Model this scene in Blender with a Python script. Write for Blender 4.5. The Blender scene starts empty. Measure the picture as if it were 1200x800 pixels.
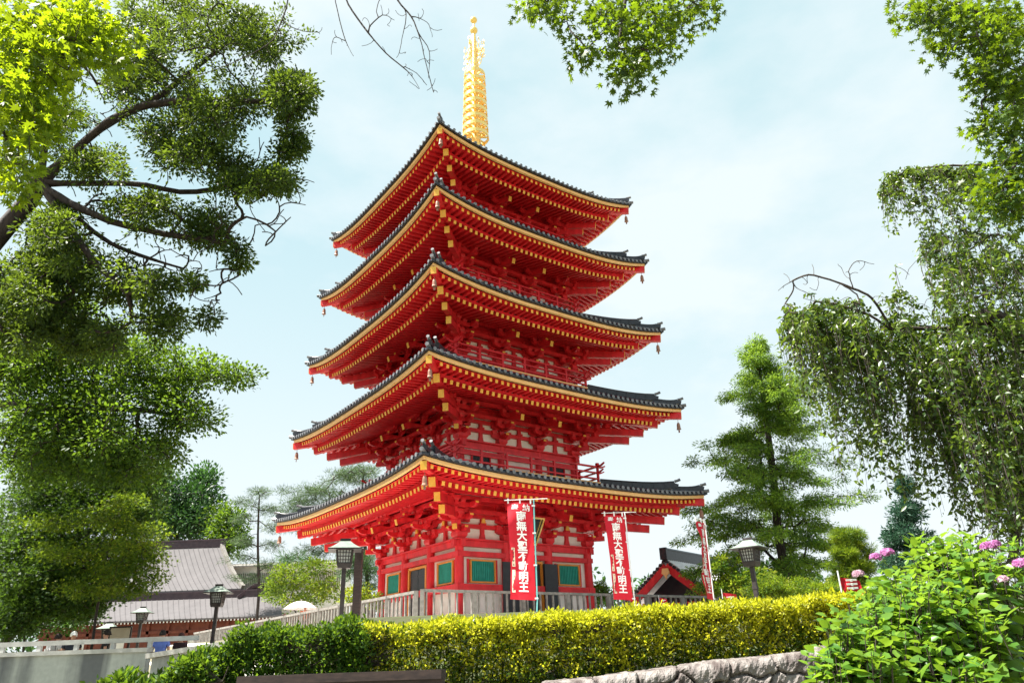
import bpy, bmesh, math, random
import numpy as np
from mathutils import Vector, Matrix

random.seed(7)
RNG = np.random.default_rng(11)
SC = bpy.context.scene
COL = SC.collection
R = math.radians

# ------------------------------------------------------------------ camera frame
PITCH, ROLL, FPX = R(23.5726), R(-2.0950), 854.98
EYE = np.array([0.0, 0.0, 1.6])
_c, _s = math.cos(ROLL), math.sin(ROLL)
FW = np.array([0, math.cos(PITCH), math.sin(PITCH)])
RT0 = np.array([1.0, 0, 0]); UP0 = np.cross(RT0, FW)
RT = _c * RT0 + _s * UP0
UP = -_s * RT0 + _c * UP0

def at(x, y, Y):
    """survey: point seen at photo position (x, y) standing Y metres ahead"""
    d = FW + RT * (x - 600) / FPX - UP * (y - 400) / FPX
    return EYE + d * (Y / d[1])

# ------------------------------------------------------------------ materials
def new_mat(name):
    m = bpy.data.materials.new(name); m.use_nodes = True
    nt = m.node_tree; b = nt.nodes['Principled BSDF']
    return m, nt, b

def pmat(name, c1, c2=None, scale=3.0, rough=.6, metal=0.0, bump=0.0, bscale=None, spec=.4, lo=.35, hi=.65, stretch=None, detail=6):
    m, nt, b = new_mat(name)
    b.inputs['Roughness'].default_value = rough
    b.inputs['Metallic'].default_value = metal
    b.inputs['Specular IOR Level'].default_value = spec
    c1 = tuple(c1) + (1,)
    if c2 is None:
        b.inputs['Base Color'].default_value = c1
        if not bump: return m
        c2 = c1
    else: c2 = tuple(c2) + (1,)
    tc = nt.nodes.new('ShaderNodeTexCoord')
    src = tc.outputs['Object']
    if stretch:
        mp = nt.nodes.new('ShaderNodeMapping'); mp.inputs['Scale'].default_value = stretch
        nt.links.new(src, mp.inputs['Vector']); src = mp.outputs['Vector']
    n = nt.nodes.new('ShaderNodeTexNoise'); n.inputs['Scale'].default_value = scale; n.inputs['Detail'].default_value = detail
    nt.links.new(src, n.inputs['Vector'])
    cr = nt.nodes.new('ShaderNodeValToRGB')
    cr.color_ramp.elements[0].position = lo; cr.color_ramp.elements[0].color = c1
    cr.color_ramp.elements[1].position = hi; cr.color_ramp.elements[1].color = c2
    nt.links.new(n.outputs['Fac'], cr.inputs['Fac'])
    nt.links.new(cr.outputs['Color'], b.inputs['Base Color'])
    if bump:
        n2 = nt.nodes.new('ShaderNodeTexNoise'); n2.inputs['Scale'].default_value = bscale or scale * 4; n2.inputs['Detail'].default_value = 5
        nt.links.new(src, n2.inputs['Vector'])
        bp = nt.nodes.new('ShaderNodeBump'); bp.inputs['Strength'].default_value = bump; bp.inputs['Distance'].default_value = .03
        nt.links.new(n2.outputs['Fac'], bp.inputs['Height']); nt.links.new(bp.outputs['Normal'], b.inputs['Normal'])
    return m

def leaf_mat(name, cols, trans, tw=.45, rough=.45, spec=.35):
    """cols: ramp of leaf colours over the per-leaf random value; trans: colour of the light let through"""
    m, nt, b = new_mat(name)
    a = nt.nodes.new('ShaderNodeAttribute'); a.attribute_name = 'rnd'
    cr = nt.nodes.new('ShaderNodeValToRGB'); el = cr.color_ramp.elements
    while len(el) < len(cols): el.new(.5)
    for i, c in enumerate(cols):
        el[i].position = i / (len(cols) - 1); el[i].color = tuple(c) + (1,)
    nt.links.new(a.outputs['Fac'], cr.inputs['Fac'])
    nt.links.new(cr.outputs['Color'], b.inputs['Base Color'])
    b.inputs['Roughness'].default_value = rough; b.inputs['Specular IOR Level'].default_value = spec
    t = nt.nodes.new('ShaderNodeBsdfTranslucent')
    mx = nt.nodes.new('ShaderNodeMix'); mx.data_type = 'RGBA'; mx.blend_type = 'MULTIPLY'; mx.inputs['Factor'].default_value = 1
    hv = nt.nodes.new('ShaderNodeMapRange'); hv.inputs['To Min'].default_value = .45; hv.inputs['To Max'].default_value = 1.25
    nt.links.new(a.outputs['Fac'], hv.inputs['Value'])
    mx.inputs['A'].default_value = tuple(trans) + (1,)
    nt.links.new(hv.outputs['Result'], mx.inputs['B'])
    nt.links.new(mx.outputs['Result'], t.inputs['Color'])
    ms = nt.nodes.new('ShaderNodeMixShader'); ms.inputs['Fac'].default_value = tw
    nt.links.new(b.outputs['BSDF'], ms.inputs[1]); nt.links.new(t.outputs['BSDF'], ms.inputs[2])
    nt.links.new(ms.outputs['Shader'], nt.nodes['Material Output'].inputs['Surface'])
    return m

M = {}
M['red'] = pmat('vermilion_paint', (.52, .013, .020), (.76, .025, .035), 2.2, .48, spec=.4, lo=.28, hi=.62, detail=12, bump=.12, bscale=30, stretch=(1.4, 1.4, .7))
M['redwall'] = M['red']
M['yellow'] = pmat('yellow_ochre_paint', (.80, .42, .05), (.86, .50, .09), 5, .5)
M['cream'] = pmat('cream_fascia_paint', (.90, .50, .19), (.94, .58, .25), 3, .5)
M['white'] = pmat('white_plaster', (.80, .77, .69), (.90, .87, .80), 2, .8)
M['tile'] = pmat('dark_roof_tile', (.011, .013, .020), (.028, .031, .042), 6, .36, bump=.15, bscale=20, spec=.5)
M['tilecap'] = pmat('roof_tile_cap', (.10, .10, .11), (.20, .20, .21), 9, .32, spec=.6)
M['green'] = pmat('green_lattice_paint', (.012, .26, .19), (.02, .33, .25), 4, .5)
M['black'] = pmat('black_lacquer_and_shade', (.018, .018, .024), (.03, .03, .036), 4, .4)
M['orange'] = pmat('orange_frame_paint', (.72, .25, .03), (.78, .32, .05), 4, .5)
M['gold'] = pmat('gilded_bronze', (.92, .60, .14), (1.0, .76, .30), 6, .34, metal=.55)
M['bronze'] = pmat('aged_bronze', (.28, .14, .10), (.36, .2, .14), 9, .5, metal=.3)
M['stone'] = pmat('pale_granite', (.42, .41, .39), (.52, .51, .48), 9, .8, bump=.3, bscale=60)
M['concrete'] = None
M['darkwood'] = pmat('dark_brown_wood', (.02, .012, .012), (.045, .028, .024), 5, .55, stretch=(1, 8, 8))
M['lampmetal'] = pmat('dark_lamp_metal', (.022, .018, .02), (.045, .036, .036), 8, .5)
M['copper'] = pmat('green_copper_roof', (.15, .20, .165), (.22, .27, .225), 7, .6)
M['paper'] = pmat('white_lantern_pane', (.62, .64, .64), (.72, .73, .72), 5, .5)
M['fence'] = pmat('weathered_grey_wood', (.15, .138, .125), (.25, .235, .215), 6, .8, bump=.2, bscale=40)
M['rail'] = pmat('grey_stone_rail', (.36, .36, .35), (.50, .50, .48), 4, .7, bump=.15, bscale=40)
M['banner'] = pmat('red_banner_cloth', (.50, .006, .020), (.58, .009, .026), 3, .75)
M['lettering'] = pmat('white_lettering', (.86, .85, .84))
M['strip'] = pmat('beige_name_strip', (.74, .62, .46))
M['ink'] = pmat('dark_ink', (.06, .03, .03))
M['pole'] = pmat('white_plastic_pole', (.72, .74, .74))
M['teal'] = pmat('teal_pole', (.12, .36, .36))
M['roofcopper'] = pmat('grey_metal_roof', (.098, .092, .096), (.132, .124, .128), 1.2, .7, spec=.15, lo=.2, hi=.8)
M['ridge'] = pmat('dark_brown_ridge', (.045, .028, .038), (.07, .045, .055), 4, .5)
M['redwood'] = pmat('red_stained_wood', (.15, .036, .020), (.21, .055, .03), 3, .6)
M['skin'] = pmat('skin', (.48, .25, .17))
M['hair'] = pmat('dark_hair', (.02, .015, .014))
M['gtile'] = pmat('silver_roof_tile', (.62, .62, .64), (.78, .78, .80), 4, .5, spec=.5)
M['soil'] = pmat('soil', (.10, .075, .05), (.16, .12, .08), 4, .95)
M['bark'] = pmat('grey_brown_bark', (.035, .026, .022), (.085, .066, .055), 14, .9, bump=.6, bscale=40, stretch=(1, 1, .3))
M['darkbark'] = pmat('dark_bark', (.02, .015, .014), (.05, .038, .033), 14, .9, bump=.6, bscale=40, stretch=(1, 1, .3))

# stained concrete: vertical dirt streaks
def concrete():
    m, nt, b = new_mat('stained_concrete')
    tc = nt.nodes.new('ShaderNodeTexCoord')
    mp = nt.nodes.new('ShaderNodeMapping'); mp.inputs['Scale'].default_value = (1.1, 1.1, .06)
    nt.links.new(tc.outputs['Object'], mp.inputs['Vector'])
    n = nt.nodes.new('ShaderNodeTexNoise'); n.inputs['Scale'].default_value = 1.6; n.inputs['Detail'].default_value = 5
    nt.links.new(mp.outputs['Vector'], n.inputs['Vector'])
    cr = nt.nodes.new('ShaderNodeValToRGB')
    cr.color_ramp.elements[0].position = .36; cr.color_ramp.elements[0].color = (.13, .14, .15, 1)
    cr.color_ramp.elements[1].position = .56; cr.color_ramp.elements[1].color = (.42, .45, .43, 1)
    nt.links.new(n.outputs['Fac'], cr.inputs['Fac'])
    n2 = nt.nodes.new('ShaderNodeTexNoise'); n2.inputs['Scale'].default_value = 9; n2.inputs['Detail'].default_value = 8
    nt.links.new(tc.outputs['Object'], n2.inputs['Vector'])
    mr = nt.nodes.new('ShaderNodeMapRange'); mr.inputs['To Min'].default_value = .75; mr.inputs['To Max'].default_value = 1.2
    nt.links.new(n2.outputs['Fac'], mr.inputs['Value'])
    mx = nt.nodes.new('ShaderNodeMix'); mx.data_type = 'RGBA'; mx.blend_type = 'MULTIPLY'; mx.inputs['Factor'].default_value = 1
    nt.links.new(cr.outputs['Color'], mx.inputs['A']); nt.links.new(mr.outputs['Result'], mx.inputs['B'])
    nt.links.new(mx.outputs['Result'], b.inputs['Base Color']); b.inputs['Roughness'].default_value = .85
    return m
M['concrete'] = concrete()
M['rock'] = pmat('rough_grey_rock', (.085, .066, .062), (.27, .245, .23), 5.5, .92, bump=.8, bscale=26, detail=12, stretch=(1.6, 1, .6))

# leaves
M['lf_oak'] = leaf_mat('evergreen_oak_leaf', [(.011, .030, .010), (.024, .056, .014), (.075, .12, .02)], (.24, .35, .025), .33, .5, .2)
M['lf_light'] = leaf_mat('fresh_green_leaf', [(.016, .055, .010), (.034, .095, .012), (.10, .17, .016)], (.22, .36, .02), .40, .5, .25)
M['lf_mid'] = leaf_mat('mid_green_leaf', [(.011, .038, .009), (.022, .066, .011), (.065, .12, .015)], (.14, .25, .02), .36, .5, .22)
M['lf_yellow'] = leaf_mat('yellow_green_leaf', [(.07, .14, .012), (.14, .22, .016), (.25, .22, .02)], (.42, .52, .03), .45)
M['lf_ygreen'] = leaf_mat('yellowish_green_leaf', [(.03, .085, .010), (.075, .145, .012), (.20, .20, .016)], (.28, .40, .02), .42, .5, .22)
M['lf_maple'] = leaf_mat('backlit_maple_leaf', [(.03, .09, .008), (.07, .14, .008), (.14, .19, .01)], (.42, .56, .010), .55)
M['lf_mapleg'] = leaf_mat('green_maple_leaf', [(.014, .045, .007), (.03, .085, .008), (.10, .15, .010)], (.24, .36, .010), .45)
M['lf_far'] = leaf_mat('distant_green_leaf', [(.018, .06, .02), (.03, .085, .022), (.05, .115, .025)], (.08, .20, .03), .3)
M['lf_pine'] = leaf_mat('pine_needle', [(.04, .085, .035), (.07, .12, .05), (.11, .16, .06)], (.15, .24, .08), .3)
M['lf_cedar'] = leaf_mat('redwood_needle', [(.024, .075, .014), (.085, .18, .022), (.22, .33, .035)], (.34, .52, .04), .42, .5, .25)
M['lf_blue'] = leaf_mat('blue_green_needle', [(.016, .055, .035), (.03, .085, .05), (.05, .11, .06)], (.06, .16, .08), .25)
M['lf_cherry'] = leaf_mat('weeping_cherry_leaf', [(.022, .055, .010), (.055, .11, .014), (.15, .20, .028)], (.24, .36, .03), .36, .36, .5)
M['lf_hedge'] = leaf_mat('golden_hedge_leaf', [(.18, .22, .012), (.42, .42, .018), (.64, .58, .035)], (.78, .80, .035), .45, .42, .35)
M['lf_hedgeg'] = leaf_mat('green_hedge_leaf', [(.03, .07, .010), (.06, .11, .012), (.17, .20, .016)], (.26, .38, .02), .38, .32, .5)
M['lf_dark'] = leaf_mat('dark_shrub_leaf', [(.016, .055, .010), (.03, .085, .012), (.075, .14, .018)], (.13, .28, .02), .36, .5, .22)
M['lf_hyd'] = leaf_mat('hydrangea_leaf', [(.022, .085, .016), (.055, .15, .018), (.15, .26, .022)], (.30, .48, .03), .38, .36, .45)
M['petal'] = leaf_mat('mauve_petal', [(.36, .07, .28), (.48, .14, .38), (.55, .28, .50)], (.5, .2, .45), .35)
M['petalp'] = leaf_mat('pale_petal', [(.42, .20, .30), (.50, .30, .38), (.55, .42, .46)], (.5, .35, .42), .3)

# ------------------------------------------------------------------ mesh builder
class MB:
    def __init__(s): s.v = []; s.f = []; s.m = []
    def add(s, verts, faces, m=0):
        o = len(s.v); s.v += [tuple(map(float, p)) for p in verts]
        s.f += [tuple(i + o for i in f) for f in faces]; s.m += [m] * len(faces)
    def hexa(s, p, m=0):   # 8 points: bottom loop 0-3, top loop 4-7
        s.add(p, [(3, 2, 1, 0), (4, 5, 6, 7), (0, 1, 5, 4), (1, 2, 6, 5), (2, 3, 7, 6), (3, 0, 4, 7)], m)
    def box(s, c, d, m=0):
        x, y, z = c; a, b, h = d[0] / 2, d[1] / 2, d[2] / 2
        s.hexa([(x - a, y - b, z - h), (x + a, y - b, z - h), (x + a, y + b, z - h), (x - a, y + b, z - h),
                (x - a, y - b, z + h), (x + a, y - b, z + h), (x + a, y + b, z + h), (x - a, y + b, z + h)], m)
    def beam(s, p, q, w, h, m=0, up=(0, 0, 1), taper=1.0):
        p = np.array(p, float); q = np.array(q, float); d = q - p; d /= np.linalg.norm(d)
        r = np.cross(d, up); r /= np.linalg.norm(r); u = np.cross(r, d)
        P = []
        for c, k in ((p, 1), (q, taper)):
            P.append([c - r * w / 2 * k - u * h / 2 * k, c + r * w / 2 * k - u * h / 2 * k, c + r * w / 2 * k + u * h / 2 * k, c - r * w / 2 * k + u * h / 2 * k])
        a, b = P
        s.hexa([a[0], a[1], b[1], b[0], a[3], a[2], b[2], b[3]], m)
    def tube(s, pts, rad, n=8, m=0, cap=True):
        pts = [np.array(p, float) for p in pts]
        if not hasattr(rad, '__len__'): rad = [rad] * len(pts)
        rings = []; ref = None
        for i, p in enumerate(pts):
            d = pts[min(i + 1, len(pts) - 1)] - pts[max(i - 1, 0)]; d = d / (np.linalg.norm(d) + 1e-9)
            if ref is None: ref = np.array([1., 0, 0]) if abs(d[0]) < .8 else np.array([0, 1., 0])
            a = np.cross(d, ref); a /= np.linalg.norm(a); b = np.cross(d, a); ref = -np.cross(d, a) if False else ref
            rings.append([p + rad[i] * (math.cos(2 * math.pi * k / n) * a + math.sin(2 * math.pi * k / n) * b) for k in range(n)])
        v = [x for r_ in rings for x in r_]; f = []
        for i in range(len(pts) - 1):
            for k in range(n):
                k2 = (k + 1) % n
                f.append((i * n + k, i * n + k2, (i + 1) * n + k2, (i + 1) * n + k))
        if cap:
            f.append(tuple(range(n - 1, -1, -1))); f.append(tuple((len(pts) - 1) * n + k for k in range(n)))
        s.add(v, f, m)
    def lathe(s, prof, n=16, c=(0, 0, 0), m=0, sq=False):
        v = []; f = []
        for r, z in prof:
            for k in range(n):
                a = 2 * math.pi * (k + (.5 if sq else 0)) / n
                v.append((c[0] + r * math.cos(a), c[1] + r * math.sin(a), c[2] + z))
        for i in range(len(prof) - 1):
            for k in range(n):
                k2 = (k + 1) % n
                f.append((i * n + k, i * n + k2, (i + 1) * n + k2, (i + 1) * n + k))
        f.append(tuple(range(n - 1, -1, -1))); f.append(tuple((len(prof) - 1) * n + k for k in range(n)))
        s.add(v, f, m)
    def prism(s, poly, a, b, axis=1, m=0):
        """poly in the plane normal to axis (x,z for axis 1; y,z for axis 0; x,y for axis 2), extruded from a to b"""
        def mk(p, t):
            return {1: (p[0], t, p[1]), 0: (t, p[0], p[1]), 2: (p[0], p[1], t)}[axis]
        n = len(poly)
        v = [mk(p, a) for p in poly] + [mk(p, b) for p in poly]
        f = [tuple(range(n)), tuple(range(2 * n - 1, n - 1, -1))] + [(i, i + n, (i + 1) % n + n, (i + 1) % n) for i in range(n)]
        s.add(v, f, m)
    def grid(s, P, m=0):
        """P[i][j] points"""
        ni, nj = len(P), len(P[0])
        s.add([p for r_ in P for p in r_], [(i * nj + j, i * nj + j + 1, (i + 1) * nj + j + 1, (i + 1) * nj + j) for i in range(ni - 1) for j in range(nj - 1)], m)
    def rot4(s):
        v0, f0, m0 = list(s.v), list(s.f), list(s.m)
        for k in (1, 2, 3):
            c, n = [(0, 1), (-1, 0), (0, -1)][k - 1]
            s.add([(x * c - y * n, x * n + y * c, z) for x, y, z in v0], f0); s.m[-len(m0):] = m0
        return s
    def xform(s, Mx):
        s.v = [tuple(Mx @ Vector(p)) for p in s.v]; return s
    def build(s, name, mats, parent=None, smooth=False, loc=None, fix=True):
        me = bpy.data.meshes.new(name); me.from_pydata(s.v, [], s.f)
        for mm in (mats if isinstance(mats, (list, tuple)) else [mats]): me.materials.append(mm)
        me.polygons.foreach_set('material_index', s.m)
        if fix:
            bm = bmesh.new(); bm.from_mesh(me); bmesh.ops.recalc_face_normals(bm, faces=bm.faces); bm.to_mesh(me); bm.free()
        if smooth: me.polygons.foreach_set('use_smooth', [True] * len(me.polygons))
        o = bpy.data.objects.new(name, me); COL.objects.link(o)
        if parent is not None: o.parent = parent
        if loc is not None: o.location = loc
        return o

def tag(o, label=None, cat=None, group=None, kind=None):
    if label: o['label'] = label
    if cat: o['category'] = cat
    if group: o['group'] = group
    if kind: o['kind'] = kind
    return o

def empty(name, loc, rz=0.0):
    e = bpy.data.objects.new(name, None); e.empty_display_size = .3; COL.objects.link(e)
    e.location = tuple(map(float, loc)); e.rotation_euler = (0, 0, rz); return e

def copy_obj(o, parent=None, rz=None, loc=None):
    c = o.copy(); COL.objects.link(c)
    if parent is not None: c.parent = parent
    if rz is not None: c.rotation_euler = (0, 0, rz)
    if loc is not None: c.location = loc
    return c

def copy_tree(o, parent=None):
    c = o.copy(); COL.objects.link(c)
    if parent is not None: c.parent = parent
    for ch in list(o.children): copy_tree(ch, c)
    return c

# ------------------------------------------------------------------ terrain
def sstep(a, b, x):
    t = min(1, max(0, (x - a) / (b - a))); return t * t * (3 - 2 * t)
def H(x, y):
    # right: hedge bank behind the stone wall, rising to the temple platform
    hr = 0.0
    if y > 9.65: hr = 1.05 + .085 * max(-2, min(4, x)) + (2.75 - 1.05 - .085 * max(-2, min(4, x))) * sstep(12, 21, y)
    # left: terrace behind the concrete wall
    hl = 0.0
    if y > 18.2: hl = 1.12 + 1.63 * sstep(40, 47, y)
    k = sstep(-6.2, -4.6, x + (0 if y < 20 else -(y - 20) * .0))
    if y > 24: k = max(k, sstep(-12, -7, x + (y - 26) * .9))
    h = hl * (1 - k) + hr * k
    return h

def ground():
    xs = list(np.concatenate([[-1600, -700, -300, -150, -90, -60, -45], np.arange(-36, 36.1, .6), [45, 60, 90, 150, 300, 700, 1600]]))
    ys = list(np.concatenate([[-1200, -500, -200, -80, -40, -20], np.arange(-10, 9.01, 1.0), [9.4, 9.62, 9.7, 10.2], np.arange(11, 18.01, .8), [18.18, 18.24], np.arange(19, 60, .9), [65, 75, 90, 120, 180, 300, 700, 1600]]))
    mb = MB(); mb.grid([[(x, y, H(x, y)) for y in ys] for x in xs])
    m, nt, b = new_mat('gravel_and_soil_ground')
    tc = nt.nodes.new('ShaderNodeTexCoord')
    n = nt.nodes.new('ShaderNodeTexNoise'); n.inputs['Scale'].default_value = .35; n.inputs['Detail'].default_value = 8
    nt.links.new(tc.outputs['Object'], n.inputs['Vector'])
    cr = nt.nodes.new('ShaderNodeValToRGB')
    cr.color_ramp.elements[0].position = .35; cr.color_ramp.elements[0].color = (.10, .10, .055, 1)
    cr.color_ramp.elements[1].position = .65; cr.color_ramp.elements[1].color = (.22, .19, .13, 1)
    nt.links.new(n.outputs['Fac'], cr.inputs['Fac']); nt.links.new(cr.outputs['Color'], b.inputs['Base Color'])
    b.inputs['Roughness'].default_value = .95
    o = mb.build('ground', m, smooth=False); tag(o, kind='structure')
ground()
def court():
    mb = MB(); n = 20
    c, sn = math.cos(R(36.6523)), math.sin(R(36.6523))
    def w2(x, y): return (-1.813 + x * c - y * sn, 36.88 + x * sn + y * c)
    us = np.linspace(-13.5, 26, 28); vs_ = np.linspace(-13.5, 24, 28)
    P = []
    for u in us:
        row = []
        for v in vs_:
            x, y = w2(u, v); row.append((x, y, H(x, y) + .02))
        P.append(row)
    mb.grid(P)
    tag(mb.build('gravel_court', pmat('pale_gravel', (.58, .55, .50), (.70, .67, .62), 40, .95, bump=.3, bscale=120)), kind='structure')
court()

# ------------------------------------------------------------------ the pagoda
AX = (-1.813, 36.880)
TH = R(36.6523)
GZ = 2.75
PAG = empty('five_storied_pagoda', (AX[0], AX[1], GZ), TH)
tag(PAG, 'vermilion five-storied pagoda with dark tiled roofs, rising behind the clipped hedge', 'pagoda')
W = [7.70, 7.32, 6.94, 6.66, 6.31]
ZC = [8.49, 12.87, 17.18, 21.41, 25.31]           # corner of the eave (world z)
ZM = [8.13, 12.50, 16.60, 20.72, 24.66]           # middle of the eave
B = [3.60, 3.34, 3.16, 2.98, 2.80]
ZF = [3.05, 9.50, 14.50, 18.72, 22.90]            # storey floor
ZB = [6.37, 10.82, 15.05, 19.25, 23.15]           # top of the tie beams
PITCHR = .30

def zeave(i, t, w=None):
    w = w or W[i]
    return ZM[i] + (ZC[i] - ZM[i]) * min(1.15, abs(t) / W[i]) ** 3 - GZ

def build_tier(i):
    w, b = W[i], B[i]
    zf, zb = ZF[i] - GZ, ZB[i] - GZ
    N = 32
    ts = [(-w + 2 * w * k / N) for k in range(N + 1)]
    # ---- eave: cream fascia board all round
    mb = MB()
    for k in range(N):
        t0, t1 = ts[k], ts[k + 1]
        z0, z1 = zeave(i, t0), zeave(i, t1)
        def P(t, r, z): return (t * r / w, -r, z)
        mb.hexa([P(t0, w, z0 - .055), P(t1, w, z1 - .055), P(t1, w - .14, z1 - .055), P(t0, w - .14, z0 - .055),
                 P(t0, w, z0 + .085), P(t1, w, z1 + .085), P(t1, w - .14, z1 + .085), P(t0, w - .14, z0 + .085)], 0)
        # thin red board above the fascia
        mb.hexa([P(t0, w + .035, z0 + .092), P(t1, w + .035, z1 + .092), P(t1, w - .2, z1 + .092), P(t0, w - .2, z0 + .092),
                 P(t0, w + .035, z0 + .15), P(t1, w + .035, z1 + .15), P(t1, w - .2, z1 + .15), P(t0, w - .2, z0 + .15)], 2)
    eave = mb.rot4().build('eave_fascia', [M['cream'], M['red'], M['tile']], PAG)
    # ---- soffit boards
    rk = w - .95
    def zfly(r, t):  # underside board carried by flying rafters
        return zeave(i, t * w / max(r, .1)) - .10 + .05 * (w - r) - (ZC[i] - ZM[i]) * abs(t / max(r, .1)) ** 3 * .25 * (w - r)
    def zbase(r, t):
        k = (r - b) / (rk - b)
        return ZM[i] - GZ - .36 + .27 * (rk - r) + (ZC[i] - ZM[i]) * (abs(t) / w) ** 3 * max(0, min(1, k)) * 1.0
    mb = MB(); rs = [w - .15, w - .5, rk - .1]
    mb.grid([[(t * r / w, -r, zfly(r, t * r / w)) for t in ts] for r in rs])
    rs2 = [rk + .05 - (rk + .05 - b * .9) * q / 5 for q in range(6)]
    mb.grid([[(t * r / w, -r, zbase(r, t * r / w)) for t in ts] for r in rs2])
    mb.rot4().build('soffit_board', M['red'], eave, fix=False)
    # ---- rafters, two rows with yellow ends
    fl, bs = MB(), MB()
    n = int((w - .25) / PITCHR)
    for k in range(-n, n + 1):
        t = k * PITCHR
        r0, r1 = w - .24, max(rk - .12, abs(t) + .12)
        if r1 < r0 - .1:
            a = (t, -r0, zfly(r0, t) - .075); c = (t, -r1, zfly(r1, t) - .075)
            fl.beam(a, c, .12, .15, 0)
            d = np.array(a) - np.array(c); d /= np.linalg.norm(d)
            fl.beam(np.array(a) + d * .014, np.array(a) + d * .002, .124, .154, 1)
        r0, r1 = rk + .02, max(b * .93, abs(t) + .12)
        if r1 < r0 - .1:
            a = np.array((t, -r0, zbase(r0, t) - .085)); c = np.array((t, -r1, zbase(r1, t) - .085))
            bs.beam(a, c, .13, .17, 0)
            d = a - c; d /= np.linalg.norm(d)
            bs.beam(a + d * .014, a + d * .002, .134, .174, 1)
    # board between the two rows
    for k in range(N):
        t0, t1 = ts[k] * rk / w, ts[k + 1] * rk / w
        p = []
        for zt in (0, 1):
            for (t, r) in ((t0, rk + .0), (t1, rk + .0), (t1, rk - .14), (t0, rk - .14)):
                tt = t * r / rk
                p.append((tt, -r, zbase(r, tt) + .004 if zt == 0 else zfly(r, tt) - .155))
        bs.hexa(p, 0)
    fl.rot4().build('flying_rafter_row', [M['red'], M['yellow']], eave)
    bs.rot4().build('base_rafter_row', [M['red'], M['yellow']], eave)
    # ---- corner hip rafters, stepped, with yellow ends
    s2 = 2 ** .5
    hip = MB()
    zc = ZC[i] - GZ
    for (off, dz, ww, hh) in ((.03, -.27, .24, .32), (.88, -.62, .26, .36), (1.42, -1.02, .24, .34), (1.95, -1.36, .24, .34)):
        r0 = w - off
        zz = zc + dz
        slope = .30 if off > .5 else .12
        rin = max(b * .95, r0 - (1.6 if off < .5 else 3.2))
        p = np.array((-r0, -r0, zz)); q = np.array((-rin, -rin, zz + slope * (r0 - rin) * .9 * (1 if off < 1 else .6)))
        hip.beam(p, q, ww, hh, 0)
        d = p - q; d /= np.linalg.norm(d)
        hip.beam(p + d * .02, p + d * .002, ww + .006, hh + .006, 1)
    h0 = hip.build('hip_rafter', [M['red'], M['yellow']], eave)
    # ---- wind bell
    bl = MB(); bc = (-(w - .16), -(w - .16), zc - .46)
    bl.tube([(bc[0], bc[1], bc[2]), (bc[0], bc[1], bc[2] - .16)], .012, 5)
    bl.lathe([(.02, 0), (.06, -.03), (.085, -.12), (.095, -.30), (.12, -.36)], 10, (bc[0], bc[1], bc[2] - .14))
    bl.box((bc[0], bc[1], bc[2] - .60), (.09, .012, .13)); bl.tube([(bc[0], bc[1], bc[2] - .48), (bc[0], bc[1], bc[2] - .56)], .008, 4)
    b0 = bl.build('wind_bell', M['bronze'], eave)
    for k in (1, 2, 3):
        copy_obj(h0, eave, k * math.pi / 2); copy_obj(b0, eave, k * math.pi / 2)
    # ---- tiled roof
    if i < 4: rt, zt = B[i + 1] + .95, ZF[i + 1] - GZ - .16
    else: rt, zt = .75, ZM[4] - GZ + 3.55
    we = w + .13
    def zroof(r, t):
        k = (we - r) / (we - rt)
        ze = zeave(i, min(1, abs(t) / max(r, .01)) * w) + .195
        cur = k * (.80 + .20 * k) if i < 4 else k * (.62 + .38 * k)
        return ze * (1 - k) + (zt) * k - (0 if k in (0, 1) else 0) + (zt - ze) * (cur - k)
    mb = MB(); nr = 8
    rr = [we - (we - rt) * q / nr for q in range(nr + 1)]
    mb.grid([[(t * r / w, -r, zroof(r, t * r / w)) for t in ts] for r in rr], 0)
    # tile edge band below the roof sheet
    mb.grid([[(t * we / w, -we, zroof(we, t * we / w) - q) for t in ts] for q in (0, .085)], 0)
    mb.grid([[(t * r / w, -r, zroof(we, t * r / w * we / r) - .085) for t in ts] for r in (we, w - .1)], 0)
    # round cover-tile rows with end caps
    nt_ = int((we - .1) / .31)
    for k in range(-nt_, nt_ + 1):
        t = k * .31
        pts = []
        rin = max(rt, abs(t) + .05)
        if rin > we - .12: continue
        ns = 7 if i < 4 else 9
        for q in range(ns):
            r = we + .035 - (we + .035 - rin) * q / (ns - 1)
            pts.append((t, -r, zroof(min(r, we), t) + .02))
        mb.tube(pts, .06, 6, 0, cap=False)
        p0 = np.array(pts[0])
        mb.tube([p0 + (0, -.012, 0), p0 + (0, .02, 0)], .08, 10, 1)
    roof = mb.rot4().build('tiled_roof', [M['tile'], M['tilecap']], PAG, fix=True)
    # ---- hip ridges: upper long ridge, shorter lower ridge, each ending in an upturned ornament
    hr = MB()
    def hp(r, up): return np.array((-r, -r, zroof(min(r, we), -min(r, we)) + up))
    r_mid = rt + (we - rt) * .70
    segs = 7
    up_pts = [hp(rt - .05 + (r_mid - rt + .05) * q / segs, .12 + (.14 * (q / segs) ** 4)) for q in range(segs + 1)]
    lo_pts = [hp(r_mid - .1 + (we - .22 - r_mid + .1) * q / segs, .07 + (.12 * (q / segs) ** 4)) for q in range(segs + 1)]
    for pts, ww, hh in ((up_pts, .26, .28), (lo_pts, .20, .19)):
        for a, c in zip(pts[:-1], pts[1:]): hr.beam(a, c + (c - a) * .04, ww, hh, 0)
        hr.tube([p + (0, 0, hh / 2 + .03) for p in pts], ww * .28, 8, 0)
        e = pts[-1]; d = np.array((-1, -1, 0)) / s2
        hr.beam(e + d * .02 + (0, 0, -.10), e + d * .08 + (0, 0, .08), ww * 1.1, .36 if ww > .26 else .26, 0)
        hr.tube([e + d * .02 + (0, 0, hh * .75), e + d * .16 + (0, 0, hh * .85), e + d * .30 + (0, 0, hh * 1.05)], [.07, .065, .07], 9, 1)
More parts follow.
